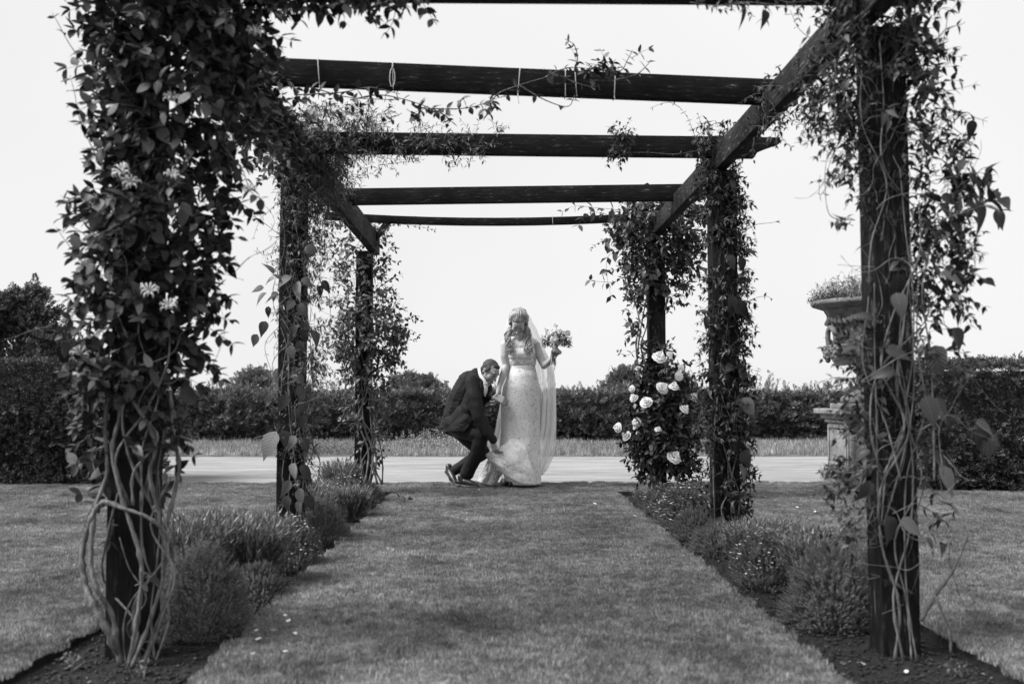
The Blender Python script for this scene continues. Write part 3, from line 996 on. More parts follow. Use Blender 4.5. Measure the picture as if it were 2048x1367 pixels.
def lacemat():
    m, n, l, b = material('white_lace')
    t = n.new('ShaderNodeTexCoord')
    d = n.new('ShaderNodeTexNoise'); d.inputs['Scale'].default_value = 9; d.inputs['Detail'].default_value = 3
    l(t.outputs['Object'], d.inputs[0])
    va = n.new('ShaderNodeVectorMath'); va.operation = 'MULTIPLY_ADD'; va.inputs[1].default_value = (.12, .12, .12)
    l(d.outputs['Color'], va.inputs[0]); l(t.outputs['Object'], va.inputs[2])
    v = n.new('ShaderNodeTexVoronoi'); v.feature = 'DISTANCE_TO_EDGE'; v.inputs['Scale'].default_value = 38; l(va.outputs[0], v.inputs['Vector'])
    v2 = n.new('ShaderNodeTexNoise'); v2.inputs['Scale'].default_value = 60; v2.inputs['Detail'].default_value = 4; l(va.outputs[0], v2.inputs[0])
    r1 = ramp(n, [(.03, .92), (.10, .78), (.22, .91)]); l(v.outputs['Distance'], r1.inputs[0])
    r2 = ramp(n, [(.36, .60), (.45, .95), (.6, 1.0)]); l(v2.outputs[0], r2.inputs[0])
    mu = n.new('ShaderNodeMix'); mu.data_type = 'RGBA'; mu.blend_type = 'MULTIPLY'; mu.inputs[0].default_value = 1
    l(r1.outputs[0], mu.inputs[6]); l(r2.outputs[0], mu.inputs[7]); l(mu.outputs[2], b.inputs['Base Color'])
    b.inputs['Roughness'].default_value = .8
    bp = n.new('ShaderNodeBump'); bp.inputs['Strength'].default_value = .7; bp.inputs['Distance'].default_value = .005; l(r2.outputs[0], bp.inputs['Height']); l(bp.outputs[0], b.inputs['Normal'])
    tr = n.new('ShaderNodeBsdfTranslucent'); l(mu.outputs[2], tr.inputs[0]); ms = n.new('ShaderNodeMixShader'); ms.inputs[0].default_value = .25
    l(b.outputs[0], ms.inputs[1]); l(tr.outputs[0], ms.inputs[2]); l(ms.outputs[0], n['Material Output'].inputs[0])
    return m
M_lace = lacemat()
def veilmat():
    m, n, l, b = material('white_tulle')
    b.inputs['Base Color'].default_value = (.85, .85, .85, 1); b.inputs['Roughness'].default_value = .9
    tp = n.new('ShaderNodeBsdfTransparent'); tr = n.new('ShaderNodeBsdfTranslucent'); tr.inputs[0].default_value = (.85, .85, .85, 1)
    m1 = n.new('ShaderNodeMixShader'); m1.inputs[0].default_value = .5; l(b.outputs[0], m1.inputs[1]); l(tr.outputs[0], m1.inputs[2])
    lw = n.new('ShaderNodeLayerWeight'); lw.inputs[0].default_value = .35
    mr_ = n.new('ShaderNodeMapRange'); mr_.inputs[3].default_value = .34; mr_.inputs[4].default_value = .95; l(lw.outputs['Facing'], mr_.inputs[0])
    m2 = n.new('ShaderNodeMixShader'); l(mr_.outputs[0], m2.inputs[0]); l(tp.outputs[0], m2.inputs[1]); l(m1.outputs[0], m2.inputs[2]); l(m2.outputs[0], n['Material Output'].inputs[0])
    return m
M_veil = veilmat()
M_dark = surf('dark_detail', [(.3, .02), (.7, .04)], scale=5, bump=0, rough=.5)
M_lip = surf('lips', [(.3, .16), (.7, .2)], scale=5, bump=0, rough=.4)
M_teeth = surf('teeth', [(.3, .7), (.7, .75)], scale=5, bump=0, rough=.3)

def head(B, c, fwd, up, s=1.0, male=False):
    """head blobs; returns a function mapping head coordinates (right, front, up) in metres to world"""
    f = Vector(fwd).normalized(); u = (Vector(up) - f * f.dot(Vector(up))).normalized(); r = f.cross(u)
    Rm = np.array([[r.x, f.x, u.x], [r.y, f.y, u.y], [r.z, f.z, u.z]])
    def H(x, y, z):
        return Vector(c) + (r * x + f * y + u * z) * s
    def bb(x, y, z, rx, ry, rz):
        B.ball(H(x, y, z), (rx * s, ry * s, rz * s), Rm)
    bb(0, -.012, .035, .074, .093, .085); bb(0, .045, .03, .06, .045, .055)
    bb(0, .03, -.035, .056 if not male else .062, .06, .07); bb(0, .06, -.082, .03 if not male else .038, .03, .026)
    for q in (-1, 1):
        bb(q * .036, .055, -.028, .026, .03, .03); bb(q * .045, .01, -.07, .025 if not male else .032, .035, .03)
        bb(q * .03, .078, .032, .026, .013, .010)      # brow
        bb(q * .078, -.008, -.005, .007, .018, .030); bb(q * .082, -.014, .008, .006, .012, .016)   # ear
        bb(q * .031, .073, .008, .014, .012, .012)
        bb(q * .012, .100, -.036, .009, .010, .008)
    for k in range(5):
        t = k / 4; bb(0, .088 + .026 * t, .018 - .048 * t, .009 + .003 * t, .010, .010)
    bb(0, .088, -.060, .024, .012, .008); bb(0, .085, -.072, .020, .012, .008)
    return H, Rm
def face_parts(H, Rm, parent, s=1.0, smile=False):
    for q in (-1, 1):
        b = MB(); b.tube([H(q * .014, .092, .030), H(q * .032, .092, .040), H(q * .050, .080, .034)], [.0012, .0019, .0008], 5); b.build('eyebrow', M_hairg, parent)
        b = MB(); b.tube([H(q * .017, .087, .010), H(q * .031, .092, .005), H(q * .045, .080, .009)], [.001, .002, .001], 5); b.build('eyelash', M_dark, parent)
    b = MB(); b.tube([H(-.024, .088, -.062 + (.006 if smile else 0)), H(-.01, .101, -.066), H(.01, .101, -.066), H(.024, .088, -.062 + (.006 if smile else 0))], [.003, .006, .006, .003], 6); b.build('mouth', M_lip, parent, smooth=True)
    if smile:
        b = MB(); b.tube([H(-.017, .096, -.063), H(0, .105, -.066), H(.017, .096, -.063)], [.003, .004, .003], 5); b.build('teeth', M_teeth, parent)

def hand(B, wrist, d, palm_n, s=1.0, curl=.9, thumb=1, spread=.12, wr=.026):
    """palm plus five separate curled fingers; d = direction wrist to knuckles, palm_n = direction the palm faces"""
    d = Vector(d).normalized(); n = (Vector(palm_n) - d * d.dot(Vector(palm_n))).normalized(); x = d.cross(n)
    w = Vector(wrist)
    for u in (-1, -.35, .35, 1):
        B.chain([w + x * u * .012 * s, w + d * .085 * s + x * u * .030 * s], [.018 * s, .0125 * s])
    for i, (u, L_) in enumerate(((-1, .062), (-.35, .078), (.35, .083), (1, .075))):
        if thumb < 0: u = -u
        p = w + d * .085 * s + x * u * .030 * s
        a = .15; fd = (d + x * u * spread).normalized(); pts = [p]
        for k, fr in enumerate((.45, .32, .23)):
            a += curl * (.75 if k == 0 else .9)
            p = p + (fd * math.cos(a) + n * math.sin(a)) * L_ * fr * 1.1 * s
            pts.append(p)
        B.chain(pts, [.0095 * s, .009 * s, .008 * s, .007 * s])
    tx = x * thumb
    p = w + d * .025 * s + tx * .026 * s
    B.chain([p, p + (d * .7 + tx * .6 + n * .3).normalized() * .036 * s, p + (d * .8 + tx * .35 + n * .7).normalized() * .062 * s, p + (d * .9 + n * .85).normalized() * .082 * s], [.013 * s, .011 * s, .0095 * s, .008 * s])

BY = 9.72
def w(px, py, dy=0.0): return W(px, py, BY, dy)
# ---- bride
bride = thing('person', 'woman with long wavy hair in white lace gown and veil, holding up a bouquet', 'person', loc=(w(1042, 970).x, BY, 0))
bo = Vector(bride.location)
def par(o, t=None):
    t = t or bride
    o.parent = t; o.matrix_parent_inverse = Matrix.Translation(-Vector(t.location)); return o
B = Blob()
hc = w(1037, 644, -.05)
H, Rm = head(B, hc, (-.08, -.52, -.85), (0, -.85, .52), 1.0)
B.chain([w(1040, 694, .05), w(1039, 668, -.01)], [.052, .048])
B.chain([w(1020, 696, .05), w(1060, 696, .05)], [.062, .062])
B.chain([w(1013, 690, .04), w(1024, 686, .05), w(1056, 686, .05), w(1070, 690, .04)], [.048, .05, .05, .048])
B.chain([w(1043, 700, .04), w(1045, 735, .04), w(1042, 790, .05)], [.085, .075, .115])
B.chain([w(1028, 800, .05), w(1030, 880, .0), w(1030, 945, .02)], [.085, .06, .045])
B.chain([w(1056, 800, .05), w(1055, 880, .0), w(1058, 945, .0)], [.085, .06, .045])
B.chain([w(1030, 945, .02), w(1022, 962, -.06)], [.04, .03]); B.chain([w(1058, 945, 0), w(1056, 962, -.05)], [.04, .03])
# right arm (viewer's left) hangs to the man's hand
B.chain([w(1010, 690, .04), w(1009, 712, .02), w(1013, 731, .02), w(1008, 745, -.02), w(1000, 768, -.08), w(996, 783, -.12)], [.046, .042, .038, .038, .029, .024])
hand(B, w(996, 783, -.12), (-.1, -.25, -1), (-.9, .1, -.2), .92, curl=.75, thumb=-1)
# left arm bent, holds the bouquet
B.chain([w(1072, 690, .04), w(1079, 710, .0), w(1088, 731, -.02), w(1095, 726, -.10), w(1109, 712, -.22)], [.046, .042, .036, .033, .025])
hand(B, w(1105, 714, -.23), (.35, -.1, .45), (.3, -.95, 0), .92, curl=1.15, thumb=-1)
body = B.fuse('body', M_skinb, None, voxel=.0045, smooth=3); par(body)
faceb = thing_tmp = None
class PP:   # collects face parts to re-parent
    pass
def with_parent(fn, t):
    before = set(o.name for o in C.objects)
    fn()
    for o in C.objects:
        if o.name not in before: par(o, t)
with_parent(lambda: face_parts(H, Rm, None, 1.0), bride)
# hair: swept-back crown and long waved locks
Bh = Blob()
Bh.ball(H(0, -.022, .052), (.082, .096, .088), Rm)
Bh.ball(H(0, -.075, .055), (.060, .055, .060), Rm)
for xa_, xb_ in ((1021, 1017), (1052, 1056)):
    Bh.chain([H(-.066 if xa_ < 1030 else .066, -.02, .03), w(xa_, 655, -.02), w(xb_, 672, -.03), w(xb_, 684, -.045)], [.036, .030, .028, .02])
hair = Bh.fuse('hair', M_hairb, None, voxel=.006, smooth=3); par(hair)
b = MB()
for i in range(46):           # strands combed back over the crown
    a = (i / 45 - .5) * 2.3
    st = [H(.070 * math.sin(a) , .062 - .03 * abs(a), .066 + .012 * math.cos(a * 3)), H(.088 * math.sin(a), .0, .062 + .075 * math.cos(a)), H(.075 * math.sin(a), -.07, .05 + .07 * math.cos(a)), H(.05 * math.sin(a), -.12, .02)]
    b.tube(curve(st, 4), [.0035 + rnd.uniform(0, .003)] * 13, 5)
def lock(x0, y0, pts, r, ph, amp=.011):
    c_ = curve([H(x0 * .85, y0 - .03, .045), H(x0 * 1.12, y0 - .01, -.005)] + pts, 9); fq = rnd.uniform(.35, .75); amp = amp * rnd.uniform(.5, 1.3)
    out = [p + Vector((amp * math.sin(i * fq + ph) * min(1, i / 16), amp * .7 * math.cos(i * fq + ph) * min(1, i / 16), 0)) for i, p in enumerate(c_)]
    b.tube(out, [r * (.5 + .8 * math.sin(min(1, i / len(out) + .12) * 3.0)) for i in range(len(out))], 6)
for i in range(70):
    j = rnd.uniform(-1, 1)
    lock(-.072, rnd.uniform(-.06, .045), [w(1018 + j * 3, 662 + rnd.uniform(-3, 3), -.04), w(1016 + j * 4, 680, -.06 + rnd.uniform(-.02, .02)), w(1021 + j * 5, 697, -.085), w(1018 + j * 6 + rnd.uniform(-2, 2), 707 + rnd.uniform(-9, 5), -.09)], rnd.uniform(.0025, .005), rnd.uniform(0, 6))
for i in range(80):
    j = rnd.uniform(-1, 1)
    lock(.072, rnd.uniform(-.06, .045), [w(1054 + j * 3, 660 + rnd.uniform(-3, 3), -.03), w(1056 + j * 4, 680, -.06 + rnd.uniform(-.02, .02)), w(1057 + j * 6, 696, -.09), w(1056 + j * 8, 706 + rnd.uniform(-12, 5), -.10)], rnd.uniform(.0025, .005), rnd.uniform(0, 6))
for i in range(26):
    j = rnd.uniform(-1, 1)
    lock(j * .05, -.1, [w(1038 + j * 20, 670, .10), w(1040 + j * 22, 700, .13)], .009, rnd.uniform(0, 6))
par(b.build('hair_strands', M_hairb, None, smooth=True))
# gown
def body_ring(py, xl, xr, dy, dep, n=72, rip=0.0, ph=0.0, nf=9):
    c_ = w((xl + xr) / 2, py, dy); hw = (xr - xl) / 2 * BY / FPX
    out = []
    for k in range(n):
        a = 2 * math.pi * k / n
        q = 1 + rip * math.sin(a * nf + ph + .6 * math.sin(a * 2))
        out.append((c_.x + hw * q * math.cos(a), c_.y + dep * q * math.sin(a), c_.z))
    return out
def loft(b, rings, close=True):
    n = len(rings[0]); v = [p for r_ in rings for p in r_]
    b.add(v, [(i * n + k, i * n + (k + 1) % n, (i + 1) * n + (k + 1) % n, (i + 1) * n + k) for i in range(len(rings) - 1) for k in range(n)])
def spl(keys, y):
    for a, c_ in zip(keys, keys[1:]):
        if y <= c_[0]:
            t = (y - a[0]) / (c_[0] - a[0]); t = t * t * (3 - 2 * t) * .5 + t * .5
            return [p + (q - p) * t for p, q in zip(a[1:], c_[1:])]
    return list(keys[-1][1:])
# bodice: fused from blobs so it wraps the shoulders
Bb = Blob()
Bb.chain([w(1017, 688, .05), w(1025, 684, .05)], [.056, .056]); Bb.chain([w(1058, 684, .05), w(1068, 688, .05)], [.056, .056])
Bb.chain([w(1025, 692, .05), w(1058, 692, .05)], [.075, .075])
Bb.chain([w(1031, 708, -.005), w(1052, 708, -.005)], [.075, .075])
Bb.chain([w(1030, 707, .05), w(1057, 707, .05)], [.10, .10])
Bb.chain([w(1034, 720, .04), w(1054, 722, .04)], [.096, .096])
Bb.chain([w(1034, 692, .03), w(1052, 692, .03)], [.078, .078]); Bb.chain([w(1036, 683, .035), w(1047, 683, .035)], [.066, .066]); Bb.ball(w(1041, 677, .03), .06)
Bb.chain([w(1035, 737, .04), w(1054, 737, .04)], [.086, .086])
Bb.chain([w(1030, 682, .05), w(1050, 682, .05)], [.045, .045])
par(Bb.fuse('bodice', M_lace, None, voxel=.006, smooth=4, disp=(.03, .006)))
keys = [(738, 1019, 1071, .04, .105, .0), (752, 1014, 1074, .04, .13, .005), (775, 1006, 1078, .05, .155, .006), (800, 1003, 1079, .05, .155, .008), (840, 1003, 1079, .04, .14, .012), (870, 1003, 1079, .02, .135, .02), (900, 1001, 1079, .0, .15, .03), (930, 1006, 1080, -.02, .19, .045), (955, 1012, 1081, -.03, .22, .055), (968, 1018, 1081, -.04, .235, .06)]
rings = []
y = 738
while y <= 968:
    xl, xr, dy, dep, rip = spl(keys, y)
    rings.append(body_ring(y, xl, xr, dy, dep, 96, rip, ph=y * .012, nf=7)); y += 3
b = MB(); loft(b, rings)
o = par(b.build('skirt', M_lace, None, smooth=True))
md = o.modifiers.new('t', 'SOLIDIFY'); md.thickness = .006
rings = [body_ring(yy, xl, xr, .04, dp, 60, .004, nf=5) for yy, xl, xr, dp in ((732, 1021, 1071, .108), (734, 1020.5, 1071.5, .112), (737, 1020.5, 1071.5, .110), (739.5, 1020, 1072, .114), (742, 1019.5, 1072.5, .113))]
b = MB(); loft(b, rings); par(b.build('sash', M_satin, None, smooth=True))
def patch(ctrl, m=22, n=26, amp=.012, f=5.0, seed=0):
    """smooth sheet through a grid of control points with soft folds"""
    rows = [curve(r_, n // (len(r_) - 1)) for r_ in ctrl]
    cols = [curve([r_[j] for r_ in rows], m // (len(rows) - 1)) for j in range(len(rows[0]))]
    H_, W_ = len(cols[0]), len(cols)
    return [[cols[j][i] + Vector((0, -1, .3)) * amp * (mnoise.noise(Vector((i * f / H_, j * f / W_, seed))) + .5 * mnoise.noise(Vector((i * 3 * f / H_, j * 3 * f / W_, seed)))) for j in range(W_)] for i in range(H_)]
def cloth(name, ctrl, mat, amp=.012, f=5.0, seed=0, thick=.005, **k):
    b = MB(); b.grid(patch(ctrl, amp=amp, f=f, seed=seed, **k)); o = par(b.build(name, mat, None, smooth=True))
    if thick: md = o.modifiers.new('t', 'SOLIDIFY'); md.thickness = thick
    return o
g = lambda rows: [[w(*p) for p in r_] for r_ in rows]
cloth('lifted_hem', g([[(972, 908, -.16), (986, 901, -.19), (1003, 893, -.18), (1016, 882, -.13), (1030, 872, -.10)],
    [(972, 912, -.19), (988, 908, -.26), (1008, 905, -.27), (1030, 900, -.22), (1052, 894, -.17)],
    [(977, 918, -.20), (993, 920, -.28), (1014, 922, -.31), (1038, 924, -.28), (1062, 922, -.21)],
    [(985, 926, -.19), (999, 932, -.28), (1021, 940, -.32), (1045, 947, -.30), (1069, 948, -.24)],
    [(992, 934, -.16), (1006, 944, -.26), (1023, 957, -.31), (1046, 968, -.31), (1073, 970, -.25)]]), M_lace, amp=.022, f=3.5)
cloth('gown_train', g([[(978, 915, -.08), (986, 922, -.06), (996, 930, .0)], [(968, 935, -.02), (978, 942, -.06), (988, 948, .0)], [(959, 950, .05), (970, 956, -.06), (983, 960, .02)], [(953, 961, .1), (964, 965, -.05), (984, 966, .04)]]), M_lace, amp=.022, f=5, seed=3)
cloth('gown_train', g([[(990, 934, -.06), (997, 940, -.03), (1006, 946, .05)], [(984, 948, -.12), (991, 952, -.10), (998, 956, -.02)], [(978, 960, -.14), (986, 964, -.14), (993, 967, -.06)], [(970, 967, -.15), (980, 969, -.16), (990, 969, -.1)]]), M_lace, amp=.022, f=6, seed=8)
for px, dy in ((1024, -.10), (1012, .02)):
    Bs = Blob(); Bs.chain([w(px - 6, 961, dy + .08), w(px, 964, dy - .02), w(px - 3, 968, dy - .12)], [.03, .034, .022]); par(Bs.fuse('shoe', M_shoe, None, voxel=.006))
# veil hanging behind her
vr = []
vk = [(613, 1035, 1042, .10), (622, 1024, 1054, .12), (640, 1015, 1064, .12), (662, 1010, 1076, .13), (690, 1008, 1088, .14), (720, 1007, 1100, .15), (750, 1003, 1110, .16), (800, 1001, 1113, .17), (850, 992, 1113, .18), (885, 985, 1108, .19), (915, 982, 1100, .2), (940, 990, 1090, .2), (958, 1005, 1080, .2)]
yy = 613
while yy <= 958:
    xl, xr, dy = spl(vk, yy)
    row = []
    for k in range(121):
        u = k / 120
        x = xl + (xr - xl) * (u + .018 * math.sin(u * 31))
        row.append(w(x, yy, dy + .05 * min(1, (yy - 610) / 120) * math.sin(u * 34 + yy * .006) + .02 * math.sin(u * 71)))
    vr.append(row); yy += 5
b = MB(); b.grid(vr); par(b.build('veil', M_veil, None, smooth=True))
# the fold of the veil that falls outside her elbow
vk = [(700, 1082, 1090, -.0), (735, 1094, 1108, .02), (780, 1096, 1112, .05), (840, 1096, 1113, .07), (880, 1091, 1112, .08), (910, 1084, 1108, .09), (935, 1078, 1097, .1), (952, 1074, 1084, .1)]
vr = []; yy = 700
while yy <= 952:
    xl, xr, dy = spl(vk, yy)
    vr.append([w(xl + (xr - xl) * k / 30, yy, dy + .03 * math.sin(k * .9) * min(1, (yy - 698) / 60)) for k in range(31)]); yy += 5
b = MB(); b.grid(vr); par(b.build('veil_fold', M_veil, None, smooth=True))

# ---- bouquet
def flower_mesh(name, petals=16, r=.5, layers=4, seed=0, open_=1.0):
    """layered rose, diameter about 1, facing +Z"""
    rr = random.Random(seed); b = MB()
    for L_ in range(layers):
        npet = 4 + L_ * 2
        rad = r * (.25 + .75 * L_ / (layers - 1)); lift = (1 - L_ / (layers - 1)) * .32
        for k in range(npet):
            a = 2 * math.pi * (k + .5 * L_ + rr.uniform(-.15, .15)) / npet; wd = 1.35 * math.pi / npet
            rows = []
            for i in range(4):
                t = i / 3; row = []
                for j in range(5):
                    s_ = (j / 4 - .5) * 2
                    q = rad * (.15 + .85 * t * (1 - .13 * s_ * s_) ) * open_
                    z = lift + .30 * math.sin(t * 1.9) * (1 - .55 * L_ / layers) - (.10 * t * t * L_ / layers) + .04 * rr.uniform(-1, 1) * t
                    an = a + s_ * wd * (.35 + .65 * t)
                    row.append((q * math.cos(an), q * math.sin(an), z))
                rows.append(row)
            b.grid(rows)
    me = b.mesh(name); me.polygons.foreach_set('use_smooth', [True] * len(me.polygons)); return me
M_petal = leafmat('white_petals', .72, .84, rough=.6, trans=.35)
M_petal2 = leafmat('blush_petals', .5, .62, rough=.6, trans=.3)
FL = [flower_mesh('rose', seed=i) for i in range(3)]
FL2 = [flower_mesh('rose', seed=i + 5, layers=3) for i in range(2)]
for m_ in FL: m_.materials.append(M_petal)
for m_ in FL2: m_.materials.append(M_petal2)
def put_flower(name, me, p, nrm, d, parent):
    o = bpy.data.objects.new(name, me); C.objects.link(o)
    q = Vector(nrm).normalized().to_track_quat('Z', 'Y').to_matrix().to_4x4()
    o.parent = parent
    o.matrix_local = Matrix.Translation(Vector(p) - Vector(parent.location)) @ q @ Matrix.Rotation(rnd.uniform(0, 6), 4, 'Z') @ Matrix.Diagonal((d, d, d, 1))
    return o
bc = w(1113, 672, -.28)
bq = thing('bouquet', 'round wedding bouquet of pale roses and dark leaves raised in the hand of the bride', 'bouquet', loc=bc)
for px, py, d, m_ in ((1110, 653, .052, FL2[0]), (1093, 661, .062, FL2[1]), (1108, 680, .092, FL[0]), (1134, 667, .065, FL2[0]), (1096, 672, .045, FL[1]), (1123, 678, .055, FL2[1]), (1137, 684, .05, FL2[0]), (1104, 666, .05, FL[2]), (1119, 663, .045, FL2[1]), (1086, 676, .04, FL2[0])):
    p = w(px, py, -.28); off = (p - bc); p.y -= .09 * max(0, 1 - (off.length / .15) ** 2)
    put_flower('rose', m_, p, off.normalized() * (off.length / .13) + Vector((0, -1, .35)), d, bq)
M_bleaf = leafmat('bouquet_leaves', .03, .12, trans=.2, pale=.1, palev=.25)
pl = Plant([leaf_t(.4, 3), leaf_t(.3, 2)])
for i in range(120):
    d = rv(); d.z = abs(d.z) * .8 - .25
    p0 = V(0, 0, -.05)
    pl.sprig(p0 + d * .06, d, .085 * rnd.uniform(.7, 1.15), 3, .038, droop=.3, rad=.0015)
pl.finish(bq, M_bleaf, M_twig, nparts=60, minpx=6)
b = MB()
for i in range(16):
    a = rnd.uniform(0, 6.28); r_ = .018 * math.sqrt(rnd.random())
    top = V(math.cos(a) * r_ * 2, math.sin(a) * r_ * 2, -.06); mid = w(1110, 706, -.28) - bc + V(math.cos(a) * r_ * .8, math.sin(a) * r_ * .8, 0); bot = w(1104 + 8 * math.cos(a), 729 + rnd.uniform(-2, 2), -.28 + .03 * math.sin(a)) - bc
    b.tube([top, mid, bot], .0035, 5)
M_stalk = leafmat('cut_stalks', .04, .2, trans=0)
b.build('stalks', M_stalk, bq)
b = MB(); b.lathe([(.024, -.03), (.026, -.01), (.026, .02), (.03, .035)], 16, c=tuple(w(1110, 698, -.28) - bc)); b.build('ribbon', M_satin, bq, smooth=True)
b = MB()
for k, (dx, sw) in enumerate(((0, 1), (.03, -1))):
    p0 = w(1109, 712, -.30) - bc
    rows = [[(p0.x - dx + .004 * sw + e + .006 * math.sin(i * .7 + k), p0.y, p0.z - i * .022) for e in (-.005, .005)] for i in range(7)]
    b.grid(rows)
b.build('ribbon_tail', M_satin, bq)

# ---- groom
groom = thing('person', 'short-haired man in a dark suit crouching to lift the hem of the gown', 'person', loc=(w(935, 970).x, BY, 0))
B = Blob()
hc = w(979, 743, -.06)
Hg, Rg = head(B, hc, (.62, -.50, -.58), (.42, -.15, .85), 1.0, male=True)
B.chain([w(955, 770, .02), w(968, 757, -.02)], [.062, .06])
B.chain([w(955, 775, .02), w(930, 810, .06), w(912, 846, .1)], [.10, .11, .12])
B.chain([w(912, 852, .04), w(964, 872, -.22), w(936, 950, -.14)], [.07, .05, .04])
B.chain([w(918, 856, .12), w(966, 906, .02), w(907, 942, .22)], [.07, .05, .04])
B.chain([w(936, 950, -.14), w(932, 963, -.16)], [.035, .03]); B.chain([w(907, 942, .22), w(903, 952, .2)], [.035, .03])
B.chain([w(945, 785, -.08), w(958, 838, -.22), w(984, 879, -.30)], [.05, .04, .028])
hand(B, w(985, 882, -.30), (.35, -.1, -1), (.8, .5, -.3), 1.0, curl=.55, thumb=-1)
B.chain([w(968, 775, .0), w(972, 805, -.05), w(993, 792, -.15)], [.05, .038, .027])
hand(B, w(990, 793, -.16), (1, -.2, -.45), (-.1, .9, -.5), 1.0, curl=.7, thumb=1)
par(B.fuse('body', M_sking, None, voxel=.0045, smooth=3), groom)
with_parent(lambda: face_parts(Hg, Rg, None, 1.0, smile=True), groom)
Bh = Blob()
Bh.ball(Hg(0, -.020, .040), (.0765, .089, .084), Rg); Bh.ball(Hg(0, .028, .084), (.050, .042, .026), Rg); Bh.ball(Hg(0, -.055, -.01), (.060, .046, .055), Rg)
for q in (-1, 1): Bh.ball(Hg(q * .070, .012, .03), (.007, .020, .032), Rg)
par(Bh.fuse('hair', M_hairg, None, voxel=.005, smooth=3), groom)
# shirt collar and front
b = MB()
ring = []
nc = w(966, 762, -.01); ax = (w(972, 752, -.04) - w(958, 772, .01)).normalized(); e1 = ax.orthogonal().normalized(); e2 = ax.cross(e1)
for hgt, rr_ in ((-.035, .078), (0, .073), (.022, .070), (.016, .078), (-.02, .086)):
    ring.append([tuple(nc + ax * hgt + (e1 * math.cos(a) + e2 * math.sin(a)) * rr_) for a in [2 * math.pi * k / 32 for k in range(32)]])
loft(b, ring); par(b.build('shirt_collar', M_shirt, None, smooth=True), groom)
clothg_early = None
# suit jacket
Bj = Blob()
Bj.chain([w(952, 746, .02), w(956, 758, .0)], [.055, .062])
Bj.chain([w(952, 756, .04), w(937, 764, .06), w(922, 798, .08), w(912, 830, .09)], [.085, .115, .135, .13])
Bj.chain([w(930, 780, .10), w(914, 808, .12)], [.10, .12])
Bj.chain([w(958, 776, -.02), w(950, 800, -.02), w(940, 826, -.02)], [.10, .12, .12])
Bj.chain([w(968, 782, .02), w(962, 806, .0)], [.06, .07])
Bj.chain([w(912, 832, .10), w(906, 850, .12)], [.125, .11])
Bj.chain([w(930, 828, -.06), w(915, 846, -.02)], [.10, .09])
Bj.chain([w(946, 764, -.09), w(950, 800, -.20), w(958, 835, -.27), w(976, 866, -.31), w(986, 879, -.32)], [.082, .076, .064, .05, .042])   # near sleeve
Bj.chain([w(971, 775, .02), w(972, 800, -.04), w(986, 791, -.13)], [.068, .06, .042])                                                   # far sleeve
par(Bj.fuse('jacket', M_suit, None, voxel=.007, smooth=4, disp=(.11, .016)), groom)
def clothg(name, ctrl, mat, amp=.02, f=4, seed=0, thick=.006, **k):
    b = MB(); b.grid(patch(g(ctrl), amp=amp, f=f, seed=seed, **k)); o = par(b.build(name, mat, None, smooth=True), groom)
    md = o.modifiers.new('t', 'SOLIDIFY'); md.thickness = thick; return o
clothg('jacket_tail', [[(903, 790, .12), (910, 800, .02), (918, 812, -.03)], [(894, 815, .14), (901, 826, .06), (909, 832, .0)], [(884, 838, .16), (889, 846, .1), (896, 850, .05)], [(874.5, 857, .16), (876.5, 858, .14), (879, 858, .12)]], M_suit)
clothg('jacket_tail', [[(900, 828, .05), (915, 826, -.1), (935, 828, -.19), (948, 836, -.21)], [(893, 845, .06), (908, 842, -.1), (926, 842, -.2), (942, 846, -.22)], [(888, 857, .08), (902, 854, -.08), (918, 853, -.19), (936, 855, -.23)], [(887, 867, .1), (895, 862, -.02), (912, 862, -.16), (929, 864, -.22)]], M_suit, amp=.014)
clothg('lapel', [[(962, 757, -.11), (966, 762, -.12), (969, 768, -.11)], [(957, 772, -.16), (962, 776, -.17), (966, 781, -.15)], [(960, 788, -.17), (963, 791, -.17), (967, 794, -.15)]], M_suit, amp=.004)
clothg('shirt_front', [[(965, 767, -.12), (969, 766, -.13), (974, 768, -.10)], [(967, 778, -.13), (970, 778, -.14), (974.5, 780, -.11)], [(968, 791, -.13), (969, 792, -.13), (970, 793, -.12)]], M_shirt, amp=.004)
clothg('shirt_collar', [[(956, 737, -.05), (961, 737, -.08)], [(958, 750, -.085), (964, 749, -.105)], [(965, 761, -.12), (971, 759, -.125)], [(969, 770, -.135), (976, 768, -.12)]], M_shirt, amp=.002, m=12, n=8)
clothg('necktie', [[(968.6, 772, -.147), (970.6, 772, -.147)], [(968.2, 782, -.152), (970.8, 783, -.152)], [(968.5, 790, -.15), (970, 791, -.15)]], M_satin, amp=.0, m=8, n=6)
for (a_, c_, r_) in (((986, 879, -.32), (988, 882, -.315), .036), ((984, 792, -.125), (988.5, 792, -.15), .036)):
    b = MB(); b.tube([w(*a_), w(*c_)], [r_, r_ * .95], 16); par(b.build('cuff', M_shirt, None, smooth=True), groom)
# trousers
Bt = Blob()
Bt.chain([w(910, 846, .04), w(930, 858, -.08), w(962, 872, -.22)], [.115, .10, .073])
Bt.chain([w(962, 872, -.22), w(955, 905, -.20), w(940, 932, -.15), w(934, 946, -.14)], [.073, .074, .070, .072])
Bt.chain([w(918, 854, .14), w(966, 904, .02)], [.11, .072]); Bt.chain([w(964, 906, .02), w(934, 925, .12), w(911, 939, .2)], [.07, .064, .055])
par(Bt.fuse('trousers', M_suit, None, voxel=.007, smooth=4, disp=(.09, .014)), groom)
